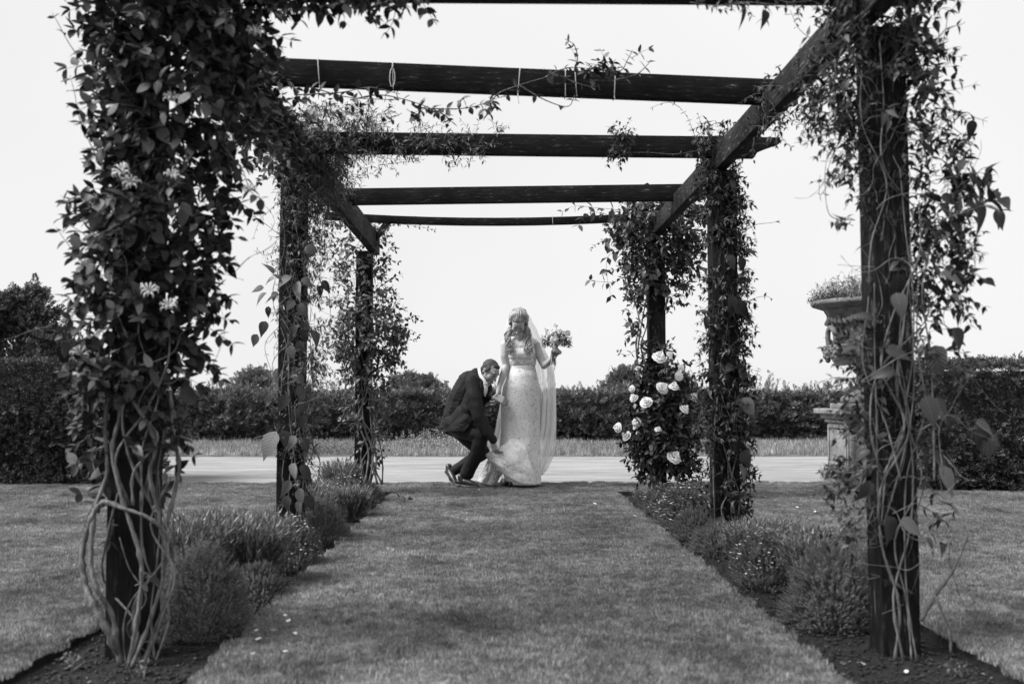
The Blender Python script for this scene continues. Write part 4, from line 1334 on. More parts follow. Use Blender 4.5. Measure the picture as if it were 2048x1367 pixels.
# shoes: heel, waist, vamp, toe
def shoe(heel, toe, lift=0):
    h_, t_ = Vector(heel), Vector(toe); d = (t_ - h_); Bs = Blob()
    Bs.chain([h_ + V(0, 0, .028), h_ + d * .35 + V(0, 0, .032)], [.030, .034])
    Bs.chain([h_ + d * .25 + V(0, 0, .04), h_ + d * .12 + V(0, 0, .075)], [.034, .036])
    Bs.chain([h_ + d * .35 + V(0, 0, .036), h_ + d * .7 + V(0, 0, .022), h_ + d + V(0, 0, .014)], [.036, .034, .016])
    par(Bs.fuse('shoe', M_shoe, None, voxel=.005, smooth=3), groom)
    b = MB(); n_ = d.normalized(); x_ = n_.cross(V(0, 0, 1)).normalized()
    pr = [(-.035, .02), (-.03, .033), (.1, .03), (.2, .044), (.27, .035), (.305, .012)]
    up_ = x_.cross(n_)
    v_ = []
    for z in (0, .012):
        for a_, q in pr: v_.append(h_ + n_ * a_ * d.length / .28 + x_ * q + up_ * z)
        for a_, q in pr[::-1]: v_.append(h_ + n_ * a_ * d.length / .28 - x_ * q + up_ * z)
    k = len(pr) * 2
    b.add([tuple(q) for q in v_], [tuple(range(k)), tuple(range(k, 2 * k))[::-1]] + [(i, (i + 1) % k, (i + 1) % k + k, i + k) for i in range(k)])
    b.box(h_ + V(0, 0, -.008), (.05, .05, .02)) if lift == 0 else None
    par(b.build('sole', M_sole, None), groom)
h1 = w(918, 962, -.13); h1.z = .03; t1 = w(955, 971, -.24); t1.z = .02
shoe(h1, t1)
h2 = w(896, 946, .24); h2.z = .11; t2 = w(911, 962, .08); t2.z = .02
shoe(h2, t2, 1)
# ------------------------------------------------------------------ climbers
M_hon = leafmat('honeysuckle_leaf', .006, .05, rough=.45, trans=.15, spec=.3, pale=.12, palev=.2)
M_cle = leafmat('clematis_leaf', .007, .05, rough=.45, trans=.18, spec=.3, pale=.1, palev=.2)
M_jas = leafmat('jasmine_leaf', .03, .14, rough=.45, trans=.3, spec=.4, pale=.15, palev=.32)
M_honv = leafmat('honeysuckle_leaf_veined', .012, .09, rough=.42, trans=.15, spec=.35, pale=.2, palev=.24, veins=True)
M_clev = leafmat('clematis_leaf_veined', .010, .07, rough=.42, trans=.18, spec=.35, pale=.12, palev=.24, veins=True)
M_jasv = leafmat('broad_veined_leaf', .02, .11, rough=.45, trans=.2, spec=.3, pale=.12, palev=.26, veins=True)
M_big = leafmat('broad_leaf', .05, .12, rough=.45, trans=.3, spec=.4)
M_mid = leafmat('mid_green_leaf', .018, .10, rough=.45, trans=.25, spec=.3, pale=.15, palev=.26)
M_ros = leafmat('rose_leaf', .008, .05, rough=.45, trans=.2, spec=.4, pale=.06, palev=.2)
T_oval = [leaf_t(.62, 4, .22, .3, .42), leaf_t(.55, 4, .3, .55, .45), leaf_t(.7, 4, .1, .15, .45), leaf_t(.5, 4, .4, -.25, .4)]
T_oval_s = [leaf_t(.6, 2, .22, .3, .45), leaf_t(.5, 2, .3, .5, .45), leaf_t(.55, 3, .2, -.2, .42)]
T_point = [leaf_t(.42, 4, .25, .45, .3, tip=.5), leaf_t(.36, 3, .3, .2, .3, tip=.5), leaf_t(.5, 4, .2, .7, .3, tip=.4)]
T_fine = [leaf_t(.26, 2, .2, .3, .4), leaf_t(.22, 2, .3, -.2, .4), leaf_t(.32, 2, .2, .5, .4)]
T_heart = [leaf_t(.6, 8, .3, .7, .3, tip=.5), leaf_t(.5, 8, .45, 1.0, .32, tip=.4), leaf_t(.66, 8, .2, .45, .34, tip=.4)]

def fill(pl, Y, rows, n, size, length, pairs, core=.55, droop=.5, dens=-.3, front=.35, upb=.15, k=None, depth=.8, fine=9.0, maxdep=.34, spread=.9, dy=0.0, rad=.0016, single=False):
    ys, ws = [], []
    for (a, b_) in zip(rows, rows[1:]):
        m = 12
        for i in range(m):
            t = (i + .5) / m
            y = a[0] + (b_[0] - a[0]) * t; xl = a[1] + (b_[1] - a[1]) * t; xr = a[2] + (b_[2] - a[2]) * t
            da = a[3] if len(a) > 3 else 1.0; db_ = b_[3] if len(b_) > 3 else 1.0; d = da + (db_ - da) * t
            ys.append((y, xl, xr, (b_[0] - a[0]) / m)); ws.append((b_[0] - a[0]) * (xr - xl + 25) * d)
    c = 0; guard = 0
    while c < n and guard < n * 6:
        guard += 1
        y, xl, xr, dyy = rnd.choices(ys, ws)[0]
        y += rnd.uniform(-.5, .5) * dyy
        while True:
            u, v = rnd.uniform(-1, 1), rnd.uniform(-1, 1)
            if u * u + v * v <= 1: break
        if v > 0 and rnd.random() < front: v = -v
        r_ = math.hypot(u, v)
        q = (core + (1 - core) * r_ * 1.0) / max(r_, .05) * rnd.uniform(.35, .8) if r_ < core else rnd.uniform(.7, .95)
        ctr = W((xl + xr) / 2, y, Y, dy); hw = (xr - xl) / 2 * Y / FPX
        dep = min(hw * depth, maxdep)
        p = ctr + Vector((u * q * hw * .86, v * q * dep, 0))
        if mnoise.noise(p * fine) < dens: continue
        d = Vector((u * 1.0, v * 1.0, upb)) + rv() * .55
        L_ = length * rnd.uniform(.6, 1.3)
        pl.sprig(p, d, L_, max(1, int(pairs * rnd.uniform(.7, 1.3))), size, droop=droop, k=k, spread=spread, rad=rad, single=single)
        c += 1

def big(pl, px, py, Y, spx, ang, dy=-.1, k=None, face=.75):
    """single large leaf: base at the pixel, its blade pointing along ang (degrees, 0 right, 90 up)"""
    a = R(ang + rnd.uniform(-8, 8))
    d = Vector((math.cos(a), rnd.uniform(-.45, .15), math.sin(a)))
    up = Vector((rnd.uniform(-.5, .5), -face * rnd.uniform(.5, 1.1), .6))
    pl.leaf(W(px, py, Y, dy), d, spx * .88 * rnd.uniform(.8, 1.1) * Y / FPX, up=up, k=k)

def shoot(pl, pts, Y, size, npair, dy=0.0, rad=.002, k=None, droop=.3, single=False, jit=1.0):
    pp = curve([W(p[0], p[1], Y, (p[2] if len(p) > 2 else 0) + dy) for p in pts], 8)
    m = len(pp)
    pl.twigs.tube([tuple(q) for q in pp], [rad * (1 - .6 * i / m) for i in range(m)], 4, cap=False)
    side = Vector((0, -1, 0))
    for i in range(npair):
        t = (i + .6) / npair * (m - 1.01); a = int(t)
        p = pp[a].lerp(pp[a + 1], t - a); d = (pp[a + 1] - pp[a]).normalized()
        side = d.cross(Vector((0, -1, 0)) if i % 2 == 0 else Vector((.3, -.3, 1)))
        side = side.normalized() if side.length > .01 else d.orthogonal().normalized()
        for sg in ((1,) if single else (1, -1)):
            pl.leaf(p, d * .5 + side * sg + Vector((0, 0, -droop)) + rv() * .3 * jit, size * (1 - .3 * i / npair) * rnd.uniform(.8, 1.2), k=k)

def stem_part(parent, pts, r0, r1, mat, name='stem', sides=7):
    pp = curve(pts, 6); m = len(pp)
    b = MB(); b.tube([tuple(q) for q in pp], [(r0 + (r1 - r0) * i / (m - 1)) * (1 + .16 * math.sin(i * 2.1) + .22 * rnd.random() + (.45 if i % 9 == 4 else 0)) for i in range(m)], sides)
    return b.build(name, mat, parent, smooth=True)

def stems(parent, Y, base, top, n, xr, r, mat, post=None, seed=0, front=.12):
    rr = random.Random(seed)
    for i in range(n):
        x = rr.uniform(*base[:2]); y0 = base[2]
        yt = rr.uniform(*top)
        m = max(4, int((y0 - yt) / 110))
        pts = [W(x, y0, Y, -front * rr.uniform(.7, 1.3))]
        tgt = rr.uniform(*xr)
        for k in range(1, m + 1):
            t = k / m
            cx = x + (tgt - x) * t + rr.uniform(-1, 1) * (xr[1] - xr[0]) * .34 * math.sin(t * 3.1 + .2)
            cx = min(max(cx, xr[0]), xr[1])
            inpost = post and post[0] - 6 < cx < post[1] + 6
            pts.append(W(cx, y0 + (yt - y0) * t, Y, -front if inpost else rr.uniform(-front, front * .3)))
        r0 = rr.uniform(*r)
        stem_part(parent, pts, r0, r0 * .55, mat)

M_hflower = leafmat('pale_honeysuckle_petals', .65, .85, trans=.35)
def honey_flower():
    b = MB()
    for i in range(11):
        a = i * 2.4; e = .35 + .25 * (i % 3)
        d = Vector((math.cos(a) * e, math.sin(a) * e, 1)).normalized()
        p = [d * .1, d * .45, d * .75 + Vector((0, 0, -.02)), d * .95 + Vector((math.cos(a), math.sin(a), -.5)) * .22, d * .80 + Vector((math.cos(a), math.sin(a), -1)) * .36]
        b.tube([tuple(q) for q in curve(p, 3)], [.016, .022, .03, .04, .05, .065, .07, .075, .075, .07, .06, .045, .02], 5)
        b.tube([tuple(d * .8), tuple(d * 1.15 + Vector((math.cos(a), math.sin(a), 0)) * .05)], .006, 3)
    me = b.mesh('flower'); me.materials.append(M_hflower); me.polygons.foreach_set('use_smooth', [True] * len(me.polygons)); return me
HF = honey_flower()

def tangle(pl, Y, rows, n, seed, r=.0014):
    """thin bare runners looping through and out of the mass"""
    rr = random.Random(seed)
    for i in range(n):
        k = rr.randrange(len(rows) - 1); a, b_ = rows[k], rows[k + 1]
        y = rr.uniform(a[0], b_[0]); x = rr.uniform(a[1] - 10, a[2] + 10); ang = rr.choice((80, 95, 110, 60, 250, 280)) + rr.uniform(-25, 25)
        pts = []; dy = rr.uniform(-.2, .05)
        for j in range(rr.randint(4, 7)):
            pts.append(W(x, y, Y, dy)); ang += rr.uniform(-45, 45)
            s_ = rr.uniform(22, 55) * 3.47 / Y * 1.0
            x += s_ * math.cos(R(ang)); y -= s_ * math.sin(R(ang)); dy += rr.uniform(-.04, .04)
        pp = curve(pts, 5); m = len(pp)
        pl.twigs.tube([tuple(q) for q in pp], [r * rr.uniform(.7, 1.5) * (1 - .5 * q / m) for q in range(m)], 4, cap=False)

# 1. the great honeysuckle on the near left post
t = thing('honeysuckle_vine', 'huge dense honeysuckle with pale trumpet flowers smothering the nearest left post', 'climbing plant')
pl = Plant(T_oval)
Y = 3.60
rows = [(-60, 120, 640, .8), (0, 130, 600), (60, 140, 585), (120, 158, 565), (200, 172, 545), (280, 190, 505), (350, 205, 480), (420, 165, 490), (500, 165, 465), (560, 170, 450), (620, 165, 430), (700, 175, 405, .9), (760, 175, 380, .7), (820, 175, 370, .55), (890, 175, 355, .35), (960, 180, 345, .15), (1060, 180, 345, .06)]
fill(pl, Y, rows, 820, .066, .12, 3, core=.6, droop=.6, dens=-.45, upb=.05, maxdep=.30, front=.55)
tangle(pl, Y, rows, 40, 14)
# sprays standing clear of the mass
for pts, n, s_ in ([[(170, 130), (140, 90), (118, 50), (104, 25)], 3, .03], [[(200, 330), (160, 240), (150, 190), (140, 150)], 5, .05], [[(200, 480), (165, 440), (140, 410), (125, 395)], 5, .06],
        [[(210, 520), (170, 470), (140, 450), (120, 430)], 4, .06], [[(220, 600), (180, 575), (150, 560), (140, 572)], 5, .055], [[(200, 560), (160, 520), (130, 480), (112, 455)], 4, .06],
        [[(380, 480), (420, 500), (450, 510), (462, 530)], 5, .06], [[(380, 560), (420, 575), (450, 590), (462, 600)], 6, .06], [[(370, 620), (410, 650), (440, 670), (470, 690)], 7, .055],
        [[(360, 680), (400, 700), (430, 740), (455, 775)], 9, .05], [[(340, 760), (380, 750), (420, 730), (440, 745)], 5, .055], [[(340, 620), (400, 620), (440, 635), (468, 640)], 6, .05],
        [[(460, 220), (500, 270), (540, 290), (575, 275)], 7, .055], [[(440, 300), (480, 330), (500, 380), (525, 400)], 7, .055], [[(420, 380), (470, 400), (500, 420), (515, 440)], 6, .055], [[(200, 700), (170, 760), (165, 820), (160, 850)], 5, .06],
        [[(200, 840), (180, 870), (150, 890), (130, 898)], 7, .05], [[(215, 960), (200, 990), (180, 1020), (165, 1060)], 5, .055], [[(340, 900), (370, 880), (380, 900), (395, 915)], 3, .05], [[(300, 820), (330, 830), (345, 850), (350, 870)], 3, .05],
        [[(250, 870), (280, 880), (300, 870), (320, 880)], 2, .055], [[(280, 1000), (300, 990), (310, 1000), (318, 1010)], 2, .05], [[(270, 1170), (285, 1165), (296, 1160), (300, 1150)], 2, .045], [[(280, 1285), (300, 1280), (310, 1270), (320, 1275)], 2, .04], [[(235, 1000), (220, 1010), (200, 1010), (190, 1005)], 3, .045]):
    shoot(pl, pts, Y, s_, n, dy=rnd.uniform(-.15, .1))
# growth running back along the beam and out over the first crossbeam
for k in range(330):
    yy = 3.3 + 2.6 * rnd.random() ** 1.3
    p = Vector((-1.12 + rnd.gauss(0, .07), yy, 2.26 + rnd.gauss(0, .10)))
    pl.sprig(p, Vector((rnd.uniform(-1, 1), rnd.uniform(-1, .3), rnd.uniform(-.9, .5))), .13, 3, .055, droop=.6)
for k in range(60):
    x = rnd.random() ** 1.3
    p = W(560 + x * 290, -18 + rnd.uniform(-25, 18), 3.5)
    pl.sprig(p, Vector((rnd.uniform(-.5, .8), rnd.uniform(-.8, .3), -.3)), .09, 2, .055, droop=.5)
for pts, n in (([(600, -20), (640, 10), (655, 25), (670, 30)], 3), ([(720, -10), (735, 30), (745, 35), (750, 30)], 4), ([(760, -30), (790, 5), (785, 45), (770, 70)], 6), ([(560, 10), (590, 25), (600, 40), (590, 48)], 4), ([(800, -30), (820, -8), (838, 0), (848, -8)], 3)):
    shoot(pl, pts, 3.55, .055, n)
pl.finish(t, M_hon, M_twig, pmat=M_honv)
for px, py in ((345, 192), (345, 345), (262, 360), (250, 338), (500, 372), (340, 606), (296, 578), (160, 702), (172, 742), (510, 62)):
    o = bpy.data.objects.new('flower', HF); C.objects.link(o); o.parent = t
    n = Vector((rnd.uniform(-.4, .4), -1, .9))
    s_ = rnd.uniform(.032, .042)
    o.matrix_local = Matrix.Translation(W(px, py + 12, Y, -.27 if 200 < px < 420 else -.12)) @ n.to_track_quat('Z', 'Y').to_matrix().to_4x4() @ Matrix.Rotation(rnd.uniform(0, 6), 4, 'Z') @ Matrix.Diagonal((s_, s_, s_, 1))
Yl = 3.60
def lp(lst): return [W(a, b_, Yl, c_) for a, b_, c_ in lst]
stem_part(t, lp([(246, 1330, -.12), (215, 1260, -.16), (190, 1214, -.15), (170, 1165, -.12), (164, 1110, -.1), (180, 1045, -.10), (205, 1004, -.12), (245, 1015, -.14)]), .012, .007, M_palestem)
stem_part(t, lp([(205, 1004, -.12), (260, 1020, -.15), (300, 1037, -.15), (333, 1070, -.12), (346, 1125, -.06), (336, 1190, -.08), (305, 1275, -.12), (284, 1335, -.14)]), .005, .007, M_palestem)
stem_part(t, lp([(240, 1330, -.14), (225, 1230, -.12), (195, 1180, -.15), (182, 1120, -.13), (190, 1020, -.1), (215, 940, -.08), (210, 850, -.06), (225, 760, -.1)]), .008, .006, M_palestem)
stem_part(t, lp([(262, 1336, -.16), (300, 1240, -.13), (330, 1130, -.1), (318, 1030, -.12), (300, 950, -.13), (310, 880, -.13), (265, 800, -.14), (240, 768, -.13)]), .006, .006, M_palestem)
stem_part(t, lp([(256, 1338, -.15), (280, 1200, -.14), (282, 1120, -.14), (262, 1050, -.14), (240, 980, -.13), (225, 900, -.12), (240, 830, -.12), (245, 770, -.12)]), .007, .006, M_palestem)
stem_part(t, lp([(330, 1060, -.1), (348, 990, -.06), (358, 930, -.04), (345, 860, -.05), (340, 780, -.08)]), .007, .006, M_palestem)
stems(t, Y, (232, 322, 1338), (820, 1000), 4, (205, 350), (.002, .005), M_palestem, post=(220, 345), seed=5, front=.115)
stems(t, Y, (240, 330, 1320), (860, 1120), 4, (205, 350), (.002, .004), M_bark, post=(220, 345), seed=6, front=.115)
stems(t, Y, (180, 350, 1010), (540, 760), 4, (190, 350), (.003, .005), M_palestem, post=(220, 345), seed=9, front=.14)

# 2. the mixed climber on the near right post
t = thing('clematis_vine', 'twining clematis with big glossy leaves and pale twisted stems on the nearest right post', 'climbing plant')
pl = Plant(T_point + T_heart)
Y = 3.60
FK = (0, 1, 2)
def ffill(*a, ks=(0, 1, 2), **kw):
    n = a[3 - 1] if False else a[2]
    for k in ks:
        fill(pl, a[0], a[1], n // len(ks), *a[3:], k=k, **kw)
ffill(Y, [(-60, 1640, 1900), (20, 1645, 1880), (80, 1650, 1870), (150, 1650, 1865, .8), (230, 1660, 1860, .5), (330, 1690, 1870, .3)], 280, .055, .11, 3, dens=-.4, maxdep=.25)
ffill(Y, [(100, 1830, 1872, .8), (200, 1835, 1885, .6), (300, 1840, 1905, .8), (380, 1845, 1930), (480, 1850, 1925), (560, 1850, 1905, .8), (680, 1850, 1900, .7), (800, 1850, 1900, .6), (900, 1850, 1890, .4)], 210, .042, .11, 4, dens=-.2, maxdep=.14, droop=.7)
ffill(Y, [(170, 1600, 1690, .7), (240, 1630, 1720), (340, 1650, 1740, .8), (460, 1690, 1745, .4)], 120, .036, .09, 4, dens=-.3, maxdep=.12)
ffill(Y, [(620, 1700, 1742, .5), (700, 1695, 1745, .7), (850, 1700, 1745, .6), (1000, 1680, 1745), (1080, 1690, 1745, .8), (1160, 1700, 1750, .6)], 130, .038, .10, 3, dens=-.3, maxdep=.12)
ffill(Y, [(330, 1730, 1840, .6), (600, 1735, 1845, .7), (700, 1720, 1850), (900, 1735, 1850, .5), (1000, 1740, 1850, .25)], 90, .042, .08, 2, dens=-.4, maxdep=.14, front=.9)
# along the beam behind
for k in range(80):
    yy = 3.4 + 1.5 * rnd.random()
    p = Vector((1.33 + rnd.gauss(0, .05), yy, 2.24 + rnd.gauss(0, .08) - .02))
    pl.sprig(p, Vector((rnd.uniform(-1, 1), rnd.uniform(-1, .3), rnd.uniform(-1.1, .5))), .11, 4, .034, droop=.7, k=rnd.randrange(3))
for k in range(26):
    p = Vector((1.32 + rnd.gauss(0, .04), 4.78 + rnd.gauss(0, .09), 2.31 + rnd.gauss(0, .05)))
    pl.sprig(p, Vector((rnd.uniform(-1, 1), rnd.uniform(-1, .3), rnd.uniform(-1, .6))), .10, 4, .03, droop=.7, k=rnd.randrange(3))
for pts, n, s_ in ([[(1850, 210), (1900, 250), (1940, 290), (1930, 350)], 5, .034], [[(1930, 350), (1915, 400), (1890, 440), (1860, 470)], 3, .04], [[(1900, 250), (1930, 225), (1950, 235), (1975, 243)], 3, .04],
        [[(1920, 370), (1950, 350), (1970, 335), (1995, 345)], 2, .06], [[(1870, 470), (1920, 400), (1950, 395), (1975, 410)], 3, .07], [[(1880, 440), (1940, 420), (1980, 410), (2010, 430)], 3, .075],
        [[(1860, 560), (1900, 545), (1940, 545), (1970, 560)], 4, .055], [[(1860, 600), (1900, 570), (1920, 590), (1925, 630)], 4, .055], [[(1850, 640), (1890, 650), (1915, 680), (1910, 700)], 4, .055],
        [[(1690, 260), (1640, 270), (1610, 275), (1602, 262)], 2, .035], [[(1700, 350), (1665, 360), (1640, 390), (1640, 350)], 4, .035], [[(1710, 440), (1660, 430), (1650, 360), (1655, 300)], 3, .03],
        [[(1710, 380), (1690, 350), (1665, 355), (1650, 365)], 4, .04], [[(1700, 140), (1640, 90), (1600, 60), (1580, 20)], 5, .045], [[(1860, 100), (1890, 60), (1920, 50), (1930, 45)], 1, .03],
        [[(1720, 800), (1690, 760), (1665, 755), (1650, 765)], 4, .05], [[(1730, 850), (1700, 830), (1680, 820), (1672, 800)], 4, .05], [[(1730, 940), (1690, 945), (1660, 938), (1638, 945)], 4, .05], [[(1730, 1060), (1700, 1030), (1690, 1010), (1684, 1030)], 4, .045],
        [[(1840, 1010), (1860, 1020), (1880, 1035), (1895, 1045)], 4, .055], [[(1835, 1080), (1860, 1060), (1880, 1075), (1890, 1100)], 2, .07],
        [[(1380, 5), (1440, 12), (1500, 5), (1560, 10)], 9, .03], [[(1520, 5), (1530, 15), (1530, 30), (1524, 45)], 2, .045], [[(1840, 860), (1900, 830), (1940, 860), (1990, 880)], 4, .045]):
    shoot(pl, pts, Y, s_, n, dy=rnd.uniform(-.15, .05), k=rnd.randrange(3))
for pts, n, s_ in ([[(1860, 500), (1930, 440), (1980, 400), (2010, 395)], 4, .085], [[(1860, 430), (1910, 380), (1960, 372), (2000, 385)], 4, .075], [[(1870, 360), (1920, 350), (1950, 345), (1990, 350)], 3, .07], [[(1860, 620), (1900, 560), (1945, 545), (1975, 565)], 4, .065],
        [[(1860, 520), (1900, 500), (1930, 520), (1945, 560)], 4, .07], [[(1850, 960), (1880, 1000), (1900, 1010), (1915, 1030)], 3, .06], [[(1880, 300), (1930, 320), (1950, 345), (1960, 380)], 2, .05]):
    shoot(pl, pts, Y, s_, n, dy=rnd.uniform(-.12, .0), k=3 + rnd.randrange(3), jit=1.6)
for a in ((1795, 545, 62, -90), (1792, 585, 75, -80), (1835, 505, 60, -30), (1870, 690, 80, -100), (1905, 655, 70, -60), (1850, 790, 75, -80), (1868, 800, 72, -50), (1952, 850, 85, -65), (1950, 845, 70, -20), (1975, 862, 70, -95), (1862, 905, 90, -40), (1880, 930, 80, -60), (1775, 1030, 90, -85), (1800, 1040, 75, -30), (1850, 1075, 70, -50),
        (1950, 400, 75, -75), (1990, 420, 65, -70), (1895, 430, 80, -50), (1930, 405, 60, -15), (1880, 395, 60, -20), (1945, 240, 45, -100), (1968, 345, 50, -60), (1720, 690, 55, 180), (1745, 640, 60, 160), (1700, 720, 50, 190), (1770, 700, 60, -10), (1790, 740, 55, 190), (1480, 5, 60, -70), (1530, 20, 50, -100), (1730, 560, 60, -100), (1740, 960, 55, -110), (1740, 900, 50, -160), (1880, 545, 60, -20), (1900, 590, 60, -40)):
    big(pl, a[0], a[1], Y, a[2], a[3], dy=-.16 if 1720 < a[0] < 1860 else rnd.uniform(-.15, .05), k=3 + rnd.randrange(3))
tangle(pl, Y, [(60, 1660, 1880), (400, 1690, 1930), (900, 1680, 1900), (1100, 1700, 1880)], 60, 16)
pl.finish(t, M_cle, M_twig, pmat=M_clev)
stems(t, Y, (1770, 1850, 1325), (300, 900), 4, (1740, 1850), (.002, .005), M_palestem, post=(1725, 1845), seed=3, front=.105)
stems(t, Y, (1735, 1870, 960), (60, 420), 4, (1700, 1880), (.002, .0045), M_palestem, post=(1725, 1845), seed=8, front=.12)
stems(t, Y, (1735, 1860, 1050), (300, 700), 4, (1720, 1860), (.002, .003), M_bark, post=(1725, 1845), seed=18, front=.13)
stem_part(t, [W(a, b_, Y, c_) for a, b_, c_ in ((1842, 1240, -.1), (1870, 1190, -.12), (1900, 1150, -.15), (1920, 1110, -.16), (1937, 1066, -.18))], .007, .003, M_bark)
stem_part(t, [W(a, b_, Y, c_) for a, b_, c_ in ((1838, 1110, -.12), (1870, 1190, -.2), (1898, 1260, -.2), (1902, 1305, -.2))], .003, .004, M_palestem)

# 3. fine jasmine with broad leaves on the second left post
t = thing('jasmine_vine', 'fine-leaved jasmine with broad veined leaves, lower down, on the second left post', 'climbing plant')
pl = Plant(T_fine + T_heart)
Y = 6.04
ffill(Y, [(215, 600, 760, .5), (250, 560, 800), (290, 550, 790), (330, 570, 700), (400, 570, 670), (480, 555, 655, .7), (540, 550, 655, .35), (640, 560, 650, .25), (760, 560, 660, .45), (850, 560, 650, .25), (930, 570, 630, .2), (1010, 570, 625, .15)], 900, .042, .10, 5, dens=-.4, maxdep=.22)
ffill(Y, [(370, 575, 645), (480, 570, 640), (620, 570, 640, .5), (1020, 570, 625, .3)], 260, .040, .08, 4, core=1.0, front=1.0, dens=-.4, maxdep=.16)
for k in range(210):      # runs along the third crossbeam and the side beam
    x = rnd.random() ** 1.6
    p = W(620 + x * 370, 300 - 18 * x + rnd.gauss(0, 22), 5.9)
    pl.sprig(p, Vector((rnd.uniform(-.4, 1), rnd.uniform(-1, 0), rnd.uniform(-.5, 1))), .11, 4, .042, k=rnd.randrange(3))
for k in range(300):
    u_ = rnd.random(); p = W(570 + 115 * u_ + rnd.gauss(0, 20), 290 + 95 * u_ + rnd.gauss(0, 24), 5.6 + 1.5 * u_, rnd.uniform(-.12, .1))
    pl.sprig(p, Vector((rnd.uniform(-1, 1), rnd.uniform(-1, .2), rnd.uniform(-.6, 1))), .12, 4, .052, k=rnd.randrange(3))
for pts, n, s_ in ([[(560, 470), (520, 440), (500, 430), (490, 425)], 5, .04], [[(560, 500), (530, 510), (515, 500), (512, 505)], 7, .03], [[(560, 400), (540, 420), (520, 440), (505, 480)], 8, .028], [[(645, 430), (690, 440), (700, 480), (690, 560)], 6, .045],
        [[(640, 560), (660, 600), (655, 700), (640, 760)], 8, .02], [[(560, 880), (570, 860), (620, 850), (650, 855)], 5, .02], [[(760, 330), (800, 325), (830, 322), (850, 318)], 6, .03], [[(820, 270), (860, 255), (880, 250), (905, 262)], 5, .028], [[(950, 300), (975, 290), (985, 280), (990, 275)], 5, .025],
        [[(700, 260), (740, 240), (780, 215), (785, 210)], 5, .03], [[(640, 270), (650, 240), (665, 215), (668, 200)], 6, .03], [[(600, 250), (605, 220), (612, 200), (615, 180)], 5, .035], [[(650, 330), (720, 312), (780, 300), (850, 312)], 9, .026], [[(560, 650), (530, 690), (545, 750), (555, 790)], 6, .025]):
    shoot(pl, pts, Y, s_, n, dy=rnd.uniform(-.1, .05), k=rnd.randrange(3))
for a in ((597, 562, 45, -95), (582, 552, 38, -150), (604, 556, 34, -40), (600, 605, 40, -75), (588, 600, 36, -130), (612, 640, 38, -95), (600, 650, 40, -130), (548, 548, 35, 120), (550, 556, 34, 200), (528, 575, 36, 190), (533, 585, 34, 215), (552, 582, 30, 250), (560, 590, 35, 190), (537, 612, 30, -95), (532, 642, 42, -105), (515, 668, 34, -125), (566, 640, 36, -60), (592, 648, 38, -110),
        (580, 690, 42, -75), (600, 680, 44, -90), (625, 660, 40, -60), (560, 735, 42, -100), (585, 740, 44, -50), (600, 770, 46, -75), (575, 790, 45, -120), (607, 800, 40, -90), (590, 815, 45, -80), (610, 830, 42, -110), (553, 862, 75, -112), (565, 860, 48, -70), (590, 870, 40, -120), (605, 875, 42, -60), (600, 930, 58, -45), (590, 925, 46, -100), (580, 960, 42, -120), (600, 975, 45, -80), (575, 990, 40, -100), (600, 1000, 44, -100), (612, 990, 40, -60), (645, 560, 40, -60), (640, 570, 30, -90), (565, 560, 30, 140)):
    big(pl, a[0], a[1], Y, a[2], a[3], dy=-.13 if 560 < a[0] < 630 else rnd.uniform(-.1, .05), k=3 + rnd.randrange(3))
tangle(pl, Y, [(380, 545, 660), (700, 545, 660), (900, 550, 650)], 45, 14, r=.0013)
pl.finish(t, M_jas, M_twig, minpx=8, pmat=M_jasv)
stems(t, Y, (570, 615, 1055), (420, 880), 6, (552, 640), (.002, .005), M_palestem, post=(563, 620), seed=13, front=.095)
stems(t, Y, (550, 650, 800), (380, 560), 7, (545, 650), (.0015, .003), M_twig, post=(563, 620), seed=14, front=.10)
b = MB(); q = W(621, 500, Y, -.16)
b.lathe([(.001, -.001), (.03, .0), (.036, .003), (.03, .006), (.001, .008)], 20)
o = b.build('round_leaf', M_big, t, smooth=True, loc=q); o.rotation_euler = (R(80), R(5), R(10))

# 4. leafy climber on the far left post
t = thing('rambling_vine', 'loose small-leaved rambler bushing out halfway up the farthest left post', 'climbing plant')
pl = Plant(T_oval_s)
Y = 9.0
fill(pl, Y, [(440, 660, 790, .35), (500, 670, 785, .55), (560, 665, 785, .5), (600, 670, 790), (640, 655, 830, 1.3), (690, 660, 815, 1.3), (740, 680, 790), (800, 690, 770, .5), (880, 700, 760, .25), (940, 705, 750, .1)], 560, .062, .15, 4, dens=-.35, maxdep=.32)
for pts, n, s_ in ([[(760, 470), (785, 450), (800, 445), (805, 440)], 5, .05], [[(760, 520), (780, 500), (790, 500), (792, 495)], 4, .05], [[(780, 620), (800, 600), (795, 590), (790, 585)], 4, .05], [[(790, 650), (815, 635), (830, 630), (835, 636)], 6, .055], [[(680, 660), (655, 665), (648, 680), (655, 690)], 5, .055],
        [[(770, 445), (820, 450), (850, 455), (872, 460)], 9, .04], [[(690, 610), (665, 600), (650, 600), (640, 605)], 5, .05], [[(760, 800), (775, 840), (780, 860), (782, 900)], 6, .04]):
    shoot(pl, pts, Y, s_, n, dy=rnd.uniform(-.1, .1))
pl.finish(t, M_jas, M_twig, minpx=9)
stems(t, Y, (722, 765, 968), (700, 850), 8, (712, 765), (.005, .010), M_palestem, post=(712, 748), seed=21, front=.10)
